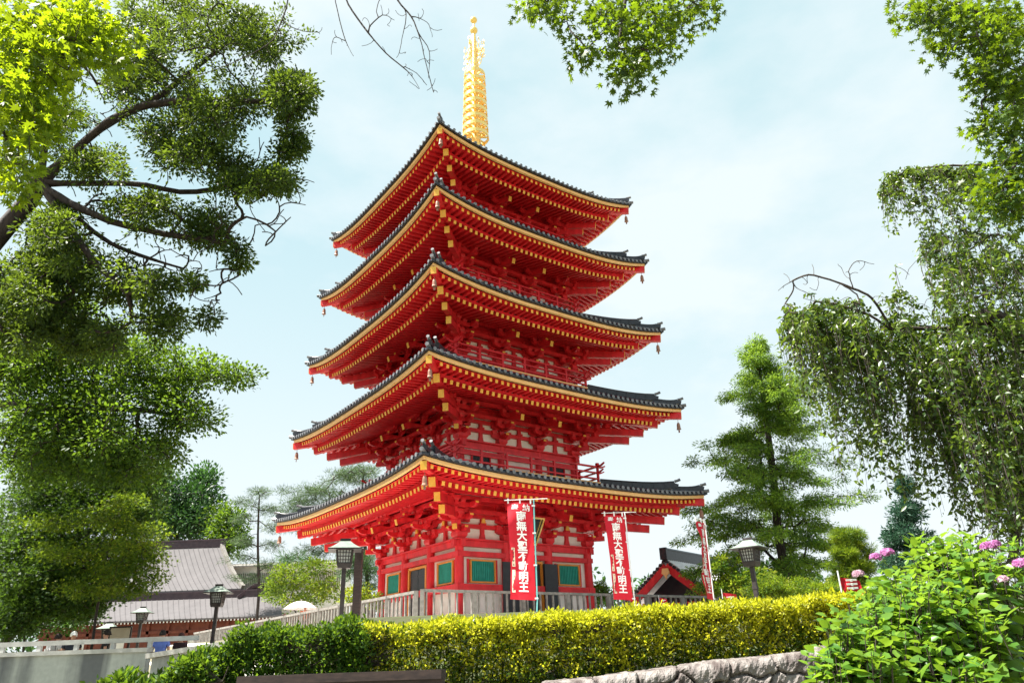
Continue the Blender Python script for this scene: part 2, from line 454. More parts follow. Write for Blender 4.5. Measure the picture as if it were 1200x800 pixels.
    e = hp(we - .02, .05); d = np.array((-1, -1, 0)) / s2
    hr.tube([e - d * .3, e + d * .12 + (0, 0, .03)], .085, 9, 1)
    h1 = hr.build('hip_ridge', [M['tile'], M['tilecap']], roof)
    for k in (1, 2, 3): copy_obj(h1, roof, k * math.pi / 2)

    # ---- storey body
    top = ZM[i] - GZ + .35
    mb = MB()
    cb = b - .10
    mb.box((0, 0, (zf + top) / 2), (2 * cb, 2 * cb, top - zf), 0)
    storey = mb.build('storey_wall', M['white'], PAG)
    cr_ = .19 if i == 0 else .165
    col = MB(); col.tube([(0, 0, zf), (0, 0, zb)], cr_, 14)
    c0 = col.build('column', M['red'], storey, smooth=False)
    xs = [-b, -b / 3, b / 3, b]
    first = True
    for a in xs:
        for c in xs:
            if abs(a) < b - .01 and abs(c) < b - .01: continue
            if first: c0.location = (a, c, 0); first = False
            else: copy_obj(c0, storey, None, (a, c, 0))
    bm_ = MB()
    L = b + .34
    def hbeam(z, h, r, ww, ext): # horizontal beam on a face
        bm_.box((0, -r, z), (2 * ext, ww, h), 0)
    hbeam(zb - .125, .25, b, .22, L)
    bm_.box((0, -b - .02, zb + .035), (2 * (b + .26), .42, .07), 0)
    if i == 0:
        hbeam(5.81 - GZ, .21, b - .003, .34, b + .19)
        hbeam(4.46 - GZ, .26, b - .003, .36, b + .20)
        hbeam(zf + .12, .24, b - .003, .34, b + .19)
    else:
        hbeam(zb - .46, .16, b - .003, .26, b + .15)
        hbeam(zf + .1, .2, b - .003, .26, b + .15)
    # wall purlins above, where the bracket arms meet the wall
    for q, zz in enumerate((zb + .62, zb + 1.06)):
        hbeam(zz, .17, b - .05, .18, b + .1)
    bm_.box((0, -b + .03, zb + 1.5), (2 * b, .16, .5), 0)
    bm_.rot4().build('tie_beam', M['red'], storey)
    # openings: centre door, side windows
    for face in range(4):
        rz = face * math.pi / 2
        for side in (-1, 1):
            wd = MB(); xc = side * b * 2 / 3
            if i == 0: z0, z1, hw = 4.72 - GZ, 5.55 - GZ, .62
            else: z0, z1, hw = zf + .24, zb - .58, .5
            if z1 - z0 > .15:
                wd.box((xc, -cb - .012, (z0 + z1) / 2), (2 * hw, .02, z1 - z0), 0)
                for q in range(-6, 7):
                    wd.beam((xc + q * hw / 6.5, -cb - .03, z0), (xc + q * hw / 6.5, -cb - .03, z1), .055, .05, 0, up=(0, 1, 0))
                for (cx_, cz_, dx_, dz_) in ((xc - hw, (z0 + z1) / 2, .06, z1 - z0 + .12), (xc + hw, (z0 + z1) / 2, .06, z1 - z0 + .12)):
                    wd.box((cx_, -cb - .045, cz_), (dx_, .13, dz_), 1)
                for cz_ in (z0 - .03, z1 + .03): wd.box((xc, -cb - .042, cz_), (2 * hw - .06, .124, .06), 1)
                if i == 0:
                    for ex in (-1, 1): wd.box((xc + ex * (hw + .11), -cb - .02, (z0 + z1) / 2), (.10, .06, z1 - z0 + .16), 2)
                o = wd.build('window', [M['green'] if i == 0 else M['black'], M['orange'] if i == 0 else M['red'], M['red']], storey); o.rotation_euler = (0, 0, rz)
        if i == 0:
            dr = MB(); hw = .74; z0, z1 = zf + .26, 5.56 - GZ
            opened = face == 0      # the right-hand face stands open
            dr.box((0, -cb - .015, (z0 + z1) / 2), (2 * hw, .03, z1 - z0), 0)
            for ex in (-1, 1):
                dr.box((ex * (hw + .05), -cb - .06, (z0 + z1) / 2), (.10, .16, z1 - z0 + .1), 1)
                if not opened:
                    dr.box((ex * hw / 2, -cb - .045, (z0 + z1) / 2), (hw - .03, .04, z1 - z0 - .04), 0)
                    for zz in (z0 + .35, (z0 + z1) / 2, z1 - .3): dr.box((ex * hw / 2, -cb - .072, zz), (hw - .05, .02, .05), 0)
                else:
                    # leaf swung outward, flat against the neighbouring bay
                    dr.beam((ex * (hw + .06), -cb - .24, z0 + .04), (ex * (hw + .06), -cb - .24, z1), .05, .05, 0, up=(0, 1, 0))
                    dr.box((ex * (hw + .06 + .36), -cb - .30, (z0 + z1) / 2), (.74, .05, z1 - z0 - .02), 0)
            dr.box((0, -cb - .055, z1 + .05), (2 * hw + .2, .15, .10), 1)
            o = dr.build('door', [M['black'], M['orange']], storey); o.rotation_euler = (0, 0, rz)
    # ---- brackets
    st = (.42, .84, 1.26); dz_ = .44
    def arm(mb, half, n0, z, h=.20, ww=.17, m=0):
        """cross arm parallel to the wall with curved undersides and three bearing blocks"""
        poly = [(-half, z + h), (half, z + h), (half, z + h * .5), (half - .10, z + .05), (half - .24, z), (-half + .24, z), (-half + .10, z + .05), (-half, z + h * .5)]
        mb.prism(poly, -n0 - ww / 2, -n0 + ww / 2, 1, m)
        for q in (-1, 0, 1):
            x = q * (half - .11)
            a, c = .13, .10
            mb.hexa([(x - c, -n0 - c, z + h), (x + c, -n0 - c, z + h), (x + c, -n0 + c, z + h), (x - c, -n0 + c, z + h),
                     (x - a, -n0 - a, z + h + .09), (x + a, -n0 - a, z + h + .09), (x + a, -n0 + a, z + h + .09), (x - a, -n0 + a, z + h + .09)], m)
            mb.box((x, -n0, z + h + .145), (2 * a, 2 * a, .108), m)
    br = MB()
    br.hexa([(-.17, -.17, 0), (.17, -.17, 0), (.17, .17, 0), (-.17, .17, 0), (-.24, -.24, .12), (.24, -.24, .12), (.24, .24, .12), (-.24, .24, .12)], 0)
    br.box((0, 0, .19), (.48, .48, .14), 0)
    for k in range(3):
        z = .27 + k * dz_
        n1 = st[k]
        # outward arm, underside rounded at the tip
        poly = [(.1, z + .2), (-n1 - .16, z + .2), (-n1 - .16, z + .11), (-n1 - .06, z + .03), (-n1 + .1, z), (.1, z)]
        br.prism(poly, -.085, .085, 0, 0)
        br.prism([(-n1 - .163, z + .195), (-n1 - .175, z + .195), (-n1 - .175, z + .115), (-n1 - .163, z + .115)], -.08, .08, 0, 1)
        arm(br, .52, .02, z)
        if k > 0: arm(br, .50, st[k - 1], z)
        if k == 2: arm(br, .50, st[2], z + .22)
    # tail rafter with a yellow end
    p, q = np.array((0, -1.78, .92)), np.array((0, -.2, 1.42))
    br.beam(p, q, .17, .26, 0); d = p - q; d /= np.linalg.norm(d)
    br.beam(p + d * .018, p + d * .002, .176, .266, 1)
    br.box((0, -st[2], 1.27), (.16, .3, .16), 0)
    b0 = None
    for face in range(4):
        for x in (-b / 3, b / 3):
            if b0 is None:
                b0 = br.build('bracket_set', [M['red'], M['yellow']], storey); b0.location = (x, -b, zb + .07)
            else:
                a = face * math.pi / 2; c_, s_ = math.cos(a), math.sin(a)
                copy_obj(b0, storey, a, (x * c_ + b * s_, x * s_ - b * c_, zb + .07))
    # corner sets: arms along both faces and along the diagonal
    cb_ = MB()
    cb_.hexa([(-.18, -.18, 0), (.18, -.18, 0), (.18, .18, 0), (-.18, .18, 0), (-.26, -.26, .12), (.26, -.26, .12), (.26, .26, .12), (-.26, .26, .12)], 0)
    cb_.box((0, 0, .19), (.52, .52, .14), 0)
    for k in range(3):
        z = .27 + k * dz_; n1 = st[k]
        for rz in (0, -math.pi / 2):
            t_ = MB()
            poly = [(.5, z + .2), (-n1 - .16, z + .2), (-n1 - .16, z + .11), (-n1 - .06, z + .03), (-n1 + .1, z), (.5, z)]
            t_.prism(poly, -.085, .085, 0, 0)
            t_.prism([(-n1 - .163, z + .195), (-n1 - .175, z + .195), (-n1 - .175, z + .115), (-n1 - .163, z + .115)], -.08, .08, 0, 1)
            if k > 0:
                hl = .3 + st[k - 1]
                t2 = MB(); arm(t2, .36 + st[k - 1] * .5, st[k - 1], z - .003 * (rz != 0)); t2.v = [(x - st[k - 1] * .45, y, z_) for x, y, z_ in t2.v]
                t_.add(t2.v, t2.f)
            mx = Matrix.Rotation(rz, 4, 'Z')
            if rz: mx = Matrix(((0, 1, 0, 0), (1, 0, 0, 0), (0, 0, 1, 0), (0, 0, 0, 1)))
            t_.xform(mx); o_ = len(cb_.f); cb_.add(t_.v, t_.f); cb_.m[o_:] = t_.m
        p = np.array((-n1 - .2, -n1 - .2, z + .1)); q = np.array((.1, .1, z + .1))
        cb_.beam(p, q, .2, .22, 0); d = p - q; d /= np.linalg.norm(d)
        cb_.beam(p + d * .014, p + d * .002, .206, .226, 1)
        cb_.box((-n1, -n1, z + .32), (.3, .3, .2), 0)
    c0 = cb_.build('bracket_set', [M['red'], M['yellow']], storey); c0.location = (-b, -b, zb + .07)
    for k in (1, 2, 3):
        a = k * math.pi / 2; c_, s_ = math.cos(a), math.sin(a)
        copy_obj(c0, storey, a, (-b * c_ + b * s_, -b * s_ - b * c_, zb + .07))
    # purlins carried by the brackets
    pl = MB()
    for n1, z, hh in ((st[2], zb + .07 + 1.72, .22), (st[1], zb + .07 + 1.56, .16), (st[0], zb + .07 + 1.10, .16)):
        pl.box((0, -b - n1, z), (2 * (b + n1 + (.35 if n1 == st[2] else 0)), .18, hh), 0)
    # flat boards above each step
    pl.box((0, -b - .21, zb + 1.62), (2 * (b + .3), .40, .02), 0)
    pl.box((0, -b - .63, zb + 1.66), (2 * (b + .7), .38, .02), 0)
    pl.rot4().build('eave_purlin', M['red'], storey)
    # struts between the bracket sets
    stt = MB()
    y_ = 0
    stt.hexa([(-.15, -.02, .07), (.15, -.02, .07), (.15, .1, .07), (-.15, .1, .07), (-.09, -.02, .34), (.09, -.02, .34), (.09, .1, .34), (-.09, .1, .34)], 0)
    stt.box((0, .04, .44), (.17, .13, .2), 0); stt.box((0, .02, .64), (.17, .14, .22), 0)
    stt.box((0, .02, .85), (.17, .13, .28), 0); stt.box((0, .0, .74), (.28, .2, .1), 0)
    if i == 0: stt.hexa([(-.11, -.11, .78), (.11, -.11, .78), (.11, -.05, .78), (-.11, -.05, .78), (-.06, -.11, .98), (.06, -.11, .98), (.06, -.05, .98), (-.06, -.05, .98)], 1)
    s0 = None
    for face in range(4):
        a = face * math.pi / 2; c_, s_ = math.cos(a), math.sin(a)
        for x in (-b * 2 / 3, 0, b * 2 / 3):
            l_ = (x * c_ + b * s_, x * s_ - b * c_, zb)
            if s0 is None: s0 = stt.build('wall_strut', [M['red'], M['yellow']], storey, loc=l_)
            else: copy_obj(s0, storey, a, l_)
    # ---- balcony with railing for the upper storeys
    if i > 0:
        rb = b + .98
        bl = MB()
        bl.box((0, -rb + .5, zf - .07), (2 * rb, 1.0, .14), 0)
        bl.box((0, -rb - .012, zf - .03), (2 * rb + .05, .03, .07), 1)
        bl.box((0, -rb + .16, zf - .24), (2 * (rb - .1), .16, .20), 0)
        bal = bl.rot4().build('balcony', [M['red'], M['cream']], PAG)
        rl = MB(); rr_ = rb - .14
        for zz, hh, ext in ((zf + .80, .085, .42), (zf + .50, .07, .26), (zf + .20, .07, .10)):
            zoff = 0
            rl.box((0, -rr_, zz), (2 * (rr_ + ext * .6), .085, hh), 0)
            for sx in (-1, 1):   # upswept rail ends
                if ext > .2:
                    a = np.array((sx * (rr_ + ext * .6), -rr_, zz)); rl.beam(a, a + (sx * .26, 0, .10), .08, hh, 0, taper=.8)
        np_ = 6
        for k in range(np_ + 1):
            x = -rr_ + 2 * rr_ * k / np_
            if k < np_: rl.box((x, -rr_, zf + .42), (.10, .10, .84), 0)
            if k in (0,): rl.box((x, -rr_, zf + .90), (.14, .14, .14), 0)
        r0 = rl.build('railing', M['red'], bal)
        for k in (1, 2, 3):
            c = copy_obj(r0, bal, k * math.pi / 2)
            c.location = (0, 0, .03 * (k % 2))

for i in range(5): build_tier(i)

# stone base of the pagoda
mb = MB(); mb.box((0, 0, .11), (10.2, 10.2, .22)); mb.box((0, 0, .26), (9.4, 9.4, .12))
mb.build('stone_base', M['stone'], PAG)
# name plaque hung under the eave of the front face
pq = MB()
a_, b_ = np.array((-.42, -4.45, 6.25 - GZ)), np.array((-.42, -4.95, 7.30 - GZ))
wa, wb = .26, .40
n_ = np.array((0, -.92, -.38)); 
pq.hexa([a_ + (-wa, 0, 0), a_ + (wa, 0, 0), a_ + (wa, 0, 0) - n_ * .06, a_ + (-wa, 0, 0) - n_ * .06, b_ + (-wb, 0, 0), b_ + (wb, 0, 0), b_ + (wb, 0, 0) - n_ * .06, b_ + (-wb, 0, 0) - n_ * .06], 0)
for sx in (-1, 1):
    pq.beam(a_ + (sx * wa, 0, 0), b_ + (sx * wb, 0, 0), .06, .10, 1, up=(0, 1, 0))
    pq.beam(a_ + (sx * (wa - .14), 0, 0) + n_ * .01, b_ + (sx * (wb - .14), 0, 0) + n_ * .01, .025, .04, 1, up=(0, 1, 0))
pq.beam(a_ + (-wa - .03, -.004, 0), a_ + (wa + .03, -.004, 0), .09, .07, 1); pq.beam(b_ + (-wb - .03, -.004, 0), b_ + (wb + .03, -.004, 0), .09, .07, 1)
pq.build('name_plaque', [M['black'], M['gold']], PAG)

# ---- spire
spz = ZM[4] + 3.45 - GZ
mb = MB()
mb.box((0, 0, spz + .35), (1.5, 1.5, .7)); mb.box((0, 0, spz + .76), (1.8, 1.8, .14))
mb.lathe([(.85, 0), (.84, .2), (.7, .5), (.4, .68), (.25, .72)], 24, (0, 0, spz + .83))
mb.lathe([(.25, 0), (.55, .15), (.85, .38), (.8, .42), (.2, .3)], 16, (0, 0, spz + 1.5))
ztop = 42.0 - GZ
mb.tube([(0, 0, spz + 1.5), (0, 0, 36.9 - GZ), (0, 0, ztop - .3)], [.34, .26, .05], 14)
spire = mb.build('spire', M['gold'], PAG)
z0, z1 = 31.75 - GZ, 36.75 - GZ
for k in range(9):
    z = z0 + (z1 - z0) * k / 8; rad = .83 - .14 * k / 8
    rg = MB()
    n = 32; pr = []
    for q in range(n):
        a = 2 * math.pi * q / n
        pr.append((math.cos(a), math.sin(a)))
    v = []; f = []
    for (r_, zz) in ((rad, -.12), (rad, .12), (rad - .05, .12), (rad - .05, -.12)):
        v += [(x * r_, y * r_, z + zz) for x, y in pr]
    for s_ in range(4):
        for q in range(n):
            q2 = (q + 1) % n; f.append((s_ * n + q, s_ * n + q2, ((s_ + 1) % 4) * n + q2, ((s_ + 1) % 4) * n + q))
    rg.add(v, f)
    for q in range(8):
        a = q * math.pi / 4 + .2
        rg.beam((.08 * math.cos(a), .08 * math.sin(a), z), ((rad - .06) * math.cos(a), (rad - .06) * math.sin(a), z), .09, .09)
        rg.lathe([(.01, 0), (.04, -.02), (.045, -.09), (.055, -.11)], 7, (rad * .96 * math.cos(a), rad * .96 * math.sin(a), z - .115))
    rg.lathe([(.17, -.14), (.20, -.06), (.20, .06), (.17, .14)], 12, (0, 0, z))
    rg.build('spire_ring', M['gold'], spire)
# openwork flame ornament: four curling vanes
fl = MB()
for k in range(4):
    a = k * math.pi / 2 + .5; dx, dy = math.cos(a), math.sin(a)
    zb_ = 37.35 - GZ
    for (r0, r1, r2, h0, h1) in ((.15, .62, .30, 0, 1.2), (.1, .82, .52, .35, 1.75), (.1, .66, .70, .8, 2.25), (.1, .40, .28, 1.3, 2.75)):
        pts = []
        for q in range(9):
            u = q / 8; r_ = (1 - u) ** 2 * r0 + 2 * u * (1 - u) * (r1 * 1.35) + u * u * r2
            pts.append((dx * r_ + dy * .05 * math.sin(q * 2), dy * r_ - dx * .05 * math.sin(q * 2), zb_ + h0 + (h1 - h0) * u))
        fl.tube(pts, .028, 5)
    for q in range(9):
        r_ = .25 + .5 * random.random(); z = zb_ + .25 + random.random() * 1.9
        pts = [(dx * (r_ + .13 * math.cos(g * .8)), dy * (r_ + .13 * math.cos(g * .8)), z + .13 * math.sin(g * .8)) for g in range(8)]
        fl.tube(pts, .022, 5)
fl.build('flame_ornament', M['gold'], spire)
for z, r_ in ((40.75 - GZ, .25), (41.7 - GZ, .23)):
    bl = MB(); pf = [(r_ * math.sin(math.pi * q / 10) + .005, -r_ * math.cos(math.pi * q / 10)) for q in range(11)]
    if z > 38.6: pf += [(.02, r_ + .12)]
    bl.lathe(pf, 16, (0, 0, z)); bl.build('finial_ball', M['gold'], spire, smooth=True)

# ------------------------------------------------------------------ picket fence round the platform
def fence_run(p, q, z, name, label, spacing=.30, posts=2.1, hgt=1.07):
    e = empty(name, (p[0], p[1], z)); tag(e, label, 'fence')
    d = np.array((q[0] - p[0], q[1] - p[1], 0)); L = np.linalg.norm(d); d /= L
    rl = MB(); rl.beam(d * 0 + (0, 0, hgt), d * L + (0, 0, hgt), .13, .09); rl.beam((0, 0, .16), d * L + (0, 0, .16), .07, .09)
    rl.build('rail', M['fence'], e)
    pk = MB(); n = int(L / spacing)
    for k in range(n):
        c = d * (k + .5) * spacing; pk.beam(c + (0, 0, .12), c + (0, 0, hgt - .05), .07, .055, up=(d[0], d[1], 0))
    o = pk.build('picket_row', M['fence'], e)
    ps = MB(); ps.box((0, 0, hgt / 2 + .02), (.14, .14, hgt + .04)); p0 = ps.build('post', M['fence'], e)
    for k in range(1, int(L / posts) + 1): copy_obj(p0, e, None, tuple(d * k * posts))
def pl(x, y):  # platform coordinates -> world
    c, s = math.cos(TH), math.sin(TH); return (AX[0] + x * c - y * s, AX[1] + x * s + y * c)
fence_run(pl(-7.95, -7.8), pl(-7.8, 21), GZ, 'picket_fence', 'weathered grey picket fence running back along the left side of the pagoda')
fence_run(pl(-7.8, -7.95), pl(13.5, -8.35), GZ + .04, 'picket_fence', 'pale grey picket fence in front of the pagoda, behind the red banners')

# ------------------------------------------------------------------ banners
def banner(xt, yt, xb, yb, width, Y, yaw, label, rod_ext, teal):
    top = at(xt, yt, Y); bot = at(xb, yb, Y)     # upper and lower right corner of the cloth, beside the pole
    e = empty('prayer_banner', (bot[0], bot[1], H(bot[0], bot[1]))); tag(e, label, 'banner', 'red prayer banners along the fence')
    base = np.array(e.location)
    T, Bt = top - base, bot - base
    ax = np.array((math.cos(yaw), math.sin(yaw), 0))
    upv = (T - Bt); L = np.linalg.norm(upv); u = upv / L
    nrm = np.cross(ax, u); nrm /= np.linalg.norm(nrm)
    slope = np.array((0, 0, -.07))
    def C(s, t):   # s from the pole (0) to the free edge (1), t from bottom to top
        wob = .06 * math.sin(t * 8 + s * 2.5) * s + .028 * math.sin(t * 19 + s * 6) * s
        return Bt + u * (t * L) - (ax - slope * -1) * width * s * (1 - .04 * math.sin(t * 5)) + nrm * wob
    cl = MB(); nu, nv = 8, 40
    for side in (1, -1):
        cl.grid([[C(a / nu, b / nv) + nrm * .003 * side for a in range(nu + 1)] for b in range(nv + 1)], 0)
    o = cl.build('cloth', M['banner'], e, smooth=True, fix=False)
    # pole and cross rod
    pm = MB(); foot = Bt - u * (Bt[2] / max(u[2], .2)); pm.tube([foot, Bt + ax * .05, T + ax * .05 + u * .12], .024, 8)
    [pm.box(C(-.03, t), (.12, .05, .05), 1) for t in (.02, .35, .68, .97)]
    pm.build('pole', [M['teal' if teal else 'pole'], M['pole']], e)
    rm = MB(); rm.tube([C(1.12, 1.0) + u * .07, T + ax * rod_ext + u * .11 + (0, 0, .05 * rod_ext)], .014, 6)
    for s in (.08, .5, .97): rm.box(C(s, 1.0) + u * .05, (.05, .03, .18))
    rm.build('cross_rod', M['pole'], e)
    # white characters
    lt = MB()
    def chars(txt, s0, t0, size, vertical=True, step=None, bold=.02):
        step = step or size * 1.02
        for k, ch in enumerate(txt):
            cu = bpy.data.curves.new('ch', 'FONT'); cu.body = ch; cu.size = 1.0; cu.offset = bold; cu.resolution_u = 2
            ob = bpy.data.objects.new('ch', cu); COL.objects.link(ob)
            dg = bpy.context.evaluated_depsgraph_get(); dg.update()
            me = bpy.data.meshes.new_from_object(ob.evaluated_get(dg))
            co = [tuple(v.co) for v in me.vertices]; fc = [tuple(p.vertices) for p in me.polygons]
            bpy.data.objects.remove(ob); bpy.data.curves.remove(cu); bpy.data.meshes.remove(me)
            if not co: continue
            A = np.array(co); mid = np.array([.5, .38])
            out = []
            for x, y, _ in A:
                ux = (x - mid[0]) * size; uy = (y - mid[1]) * size
                if vertical: s, t = s0 - ux / width, t0 - (k * step) / L + uy / L
                else: s, t = s0 - (k * step + ux) / width, t0 + uy / L
                out.append(C(s, t) - nrm * .012 if FACE > 0 else C(s, t) + nrm * .012)
            lt.add(out, fc)
    FACE = 1 if np.dot(nrm, base - EYE + T) > 0 else -1
    chars('奉納', .70, .945, width * .30, False, width * .44)
    n = 8; size = L * .108
    chars('南無大聖不動明王', .47, .855, min(size, width * .60), True, L * .104, .028)
    if len(lt.f): lt.build('lettering', M['lettering'], e, fix=False)
    # name strips with small dark strokes
    sm = MB()
    sg = -1 if FACE > 0 else 1
    for (ta, tb) in ((.33, .52), (.07, .30)):
        q = [C(.93, ta), C(.80, ta), C(.80, tb), C(.93, tb)]
        sm.add([p + nrm * .012 * sg for p in q] , [(0, 1, 2, 3)], 0)
        for k in range(5):
            tt = ta + (tb - ta) * (k + .5) / 5
            for dt, s_a, s_b in ((.006, .90, .83), (-.006, .89, .84)):
                q = [C(s_a, tt + dt - .003), C(s_b, tt + dt - .003), C(s_b, tt + dt + .003), C(s_a, tt + dt + .003)]
                sm.add([p + nrm * .018 * sg for p in q], [(0, 1, 2, 3)], 1)
    sm.build('name_strip', [M['strip'], M['ink']], e, fix=False)
banner(624, 589, 628, 703, .88, 26.6, R(0), 'red banner with white characters on a teal pole, before the open pagoda door', .55, True)
banner(731, 604, 742, 703, .74, 29.0, R(4), 'leaning red banner with white characters at the pagoda corner, before the red gable', .50, False)
banner(825.5, 613, 836, 703, .56, 27.0, R(52), 'narrow red banner seen edge-on, between the red gable and the lantern', .05, False)

def small_flag(x, y, Y, w, h, label):
    p = at(x, y, Y); e = empty('small_flag', (p[0], p[1], H(p[0], p[1]))); tag(e, label, 'flag', 'small flags by the fence')
    hz = p[2] - e.location[2]
    m = MB(); m.tube([(0, 0, 0), (0, 0, hz + .1)], .012, 6); m.build('pole', M['pole'], e)
    m = MB(); m.grid([[(.02 + w * a / 4, .02 * math.sin(a * 2 + b), hz - h * b / 4 - .06 * a / 4) for a in range(5)] for b in range(5)])
    m.build('cloth', M['banner'], e, smooth=True)
    m = MB()
    for k in range(3): m.box((.02 + w * .5, -.03, hz - h * (.22 + .27 * k)), (w * .55, .006, .03)); m.box((.02 + w * .5, -.032, hz - h * (.26 + .27 * k)), (.03, .006, h * .16))
    m.build('lettering', M['lettering'], e)
small_flag(983, 676, 12.0, .30, .22, 'small red flag with white marks beyond the hedge by the pink flowers')
small_flag(846, 694, 24.0, .42, .62, 'small red and white flag at the fence end beside the lantern post')
small_flag(772, 700, 31.0, .30, .45, 'short red flag low behind the fence under the red gable')

# ------------------------------------------------------------------ post lanterns
def lantern(x, ytop, Y, s, yaw, label, group='post lanterns'):
    top = at(x, ytop, Y); g = H(top[0], top[1]); hz = top[2] - g
    e = empty('post_lantern', (top[0], top[1], g), yaw); tag(e, label, 'lantern', group)
    hb = hz - 1.02 * s
    m = MB(); m.box((0, 0, hb / 2), (.17 * s, .17 * s, hb)); m.box((0, 0, hb * .5), (.20 * s, .20 * s, .10)); m.box((0, 0, .1), (.3 * s, .3 * s, .2))
    m.build('post', M['lampmetal'], e)
    m = MB()
    a, b_ = .25 * s, .31 * s; z0, z1 = hb + .06 * s, hb + .60 * s
    m.hexa([(-a, -a, hb - .12 * s), (a, -a, hb - .12 * s), (a, a, hb - .12 * s), (-a, a, hb - .12 * s), (-a * 1.2, -a * 1.2, z0), (a * 1.2, -a * 1.2, z0), (a * 1.2, a * 1.2, z0), (-a * 1.2, a * 1.2, z0)])
    for k in range(4):
        an = k * math.pi / 2; c_, s_ = round(math.cos(an)), round(math.sin(an))
        def rt(p): return (p[0] * c_ - p[1] * s_, p[0] * s_ + p[1] * c_, p[2])
        m.beam(rt((-a, -a, z0)), rt((-b_, -b_, z1)), .07 * s, .07 * s, 0, up=(.3, .9, 0))
        for q in range(1, 5):
            u = -1 + 2 * q / 5
            m.beam(rt((u * a, -a - .012, z0)), rt((u * b_, -b_ - .012, z1)), .022 * s, .03 * s, 0, up=(.3, .9, 0))
        for q in range(0, 5):
            u = q / 4; r_ = a + (b_ - a) * u; z = z0 + (z1 - z0) * u
            m.beam(rt((-r_, -r_ - .012, z)), rt((r_, -r_ - .012, z)), .03 * s, (.07 if q in (0, 4) else .024) * s, 0)
    m.build('lamp_frame', M['lampmetal'], e)
    m = MB(); m.hexa([(-a + .01, -a + .01, z0), (a - .01, -a + .01, z0), (a - .01, a - .01, z0), (-a + .01, a - .01, z0), (-b_ + .01, -b_ + .01, z1), (b_ - .01, -b_ + .01, z1), (b_ - .01, b_ - .01, z1), (-b_ + .01, b_ - .01, z1)])
    m.build('pane', M['paper'], e)
    # hipped roof with concave slopes, flared eaves and a ridge
    m = MB(); n = 6; rows = []
    for q in range(n + 1):
        u = q / n; r_ = .66 * s * (1 - u); rx = r_ + .17 * s * u
        z = z1 + .03 * s + .36 * s * (u ** 1.35)
        rows.append([(-rx, -r_ * .92, z), (rx, -r_ * .92, z), (rx, r_ * .92, z), (-rx, r_ * .92, z)])
    for q in range(n):
        A, C_ = rows[q], rows[q + 1]
        for k in range(4): m.add([A[k], A[(k + 1) % 4], C_[(k + 1) % 4], C_[k]], [(0, 1, 2, 3)], 0)
    A = rows[0]; lowr = [(p[0], p[1], p[2] - .05 * s) for p in A]
    for k in range(4): m.add([A[k], A[(k + 1) % 4], lowr[(k + 1) % 4], lowr[k]], [(3, 2, 1, 0)], 1)
    m.add(lowr, [(3, 2, 1, 0)], 1)
    m.box((0, 0, z1 + .42 * s), (.42 * s, .09 * s, .09 * s), 1)
    m.build('lamp_roof', [M['copper'], M['lampmetal']], e, fix=False)
    return e
lantern(405, 632, 24.5, .80, R(12), 'tall dark lantern with pale roof beside a black pole, left of the pagoda')
lantern(876, 631, 25, .78, R(-38), 'dark lantern with green roof in front of the big conifer')
lantern(257, 685, 25, .60, R(5), 'dark lantern in front of the grey temple roof, nearest the sloping coping')
lantern(168, 711, 35, .60, R(5), 'small lantern before the red wall, beside the beige notice board')
lantern(129, 729, 33, .62, R(5), 'low lantern with pale roof partly hidden behind the person in dark clothes')
p0 = at(421, 645, 25.5); pe = MB(); g = H(p0[0], p0[1]); pe.box((0, 0, (p0[2] - g) / 2), (.24, .24, p0[2] - g)); pe.box((0, 0, p0[2] - g + .03), (.30, .30, .06)); pe.box((0, 0, .15), (.34, .34, .3))
tag(pe.build('wooden_pole', M['darkwood'], None, loc=(p0[0], p0[1], g)), 'thick black wooden pole standing just right of the tall lantern', 'pole')

# ------------------------------------------------------------------ concrete wall, rail, coping on the left
def wall_left():
    a, b_ = at(-190, 764, 18), at(172, 764.5, 18)
    e = empty('retaining_wall', (a[0], a[1], 0)); tag(e, 'grey concrete retaining wall with dark water stains and metal rail, at lower left', 'wall')
    L = b_[0] - a[0]; zt = 2.06
    m = MB(); m.box((L / 2, .11, zt / 2), (L, .22, zt)); o = m.build('wall', M['concrete'], e)
    m = MB(); m.box((L / 2, .10, zt + .045), (L + .04, .30, .09)); m.build('coping', M['rail'], e)
    top = at(90, 752, 18.1)[2]
    m = MB(); m.box((L / 2 + .55, .1, top), (L + 1.1, .09, .10)); m.build('top_rail', M['rail'], e)
    p = None
    for k in range(9):
        x = L * (k + .4) / 8.4
        if x > L + .7: break
        if p is None:
            m = MB(); m.box((0, .1, (zt + .09 + top) / 2), (.09, .08, top - zt - .09)); p = m.build('rail_post', M['rail'], e, loc=(x, 0, 0))
        else: copy_obj(p, e, None, (x, 0, 0))
wall_left()
# sloping ramp parapet to the right of it
e = empty('ramp_parapet', at(175, 800, 17.6)); tag(e, 'low pale parapet with sloping coping rising right from the concrete wall', 'wall')
o0 = np.array(e.location); a, b_ = at(178, 771, 17.6) - o0, at(275, 754.5, 17.4) - o0
m = MB(); m.hexa([(a[0], 0, -o0[2]), (b_[0], 0, -o0[2]), (b_[0], .3, -o0[2]), (a[0], .3, -o0[2]), (a[0], 0, a[2]), (b_[0], 0, b_[2]), (b_[0], .3, b_[2]), (a[0], .3, a[2])]); m.build('wall', M['concrete'], e)
m = MB(); m.beam(a + (-.1, .13, .05), b_ + (.05, .13, .05), .42, .10); m.build('coping', M['stone'], e)
m = MB()
for k in range(4): m.box((a[0] + .9 + .35 * k, -.35, -o0[2] + 1.05 + .17 * k), (.34, .6, .17 ))
m.build('step', M['stone'], e)

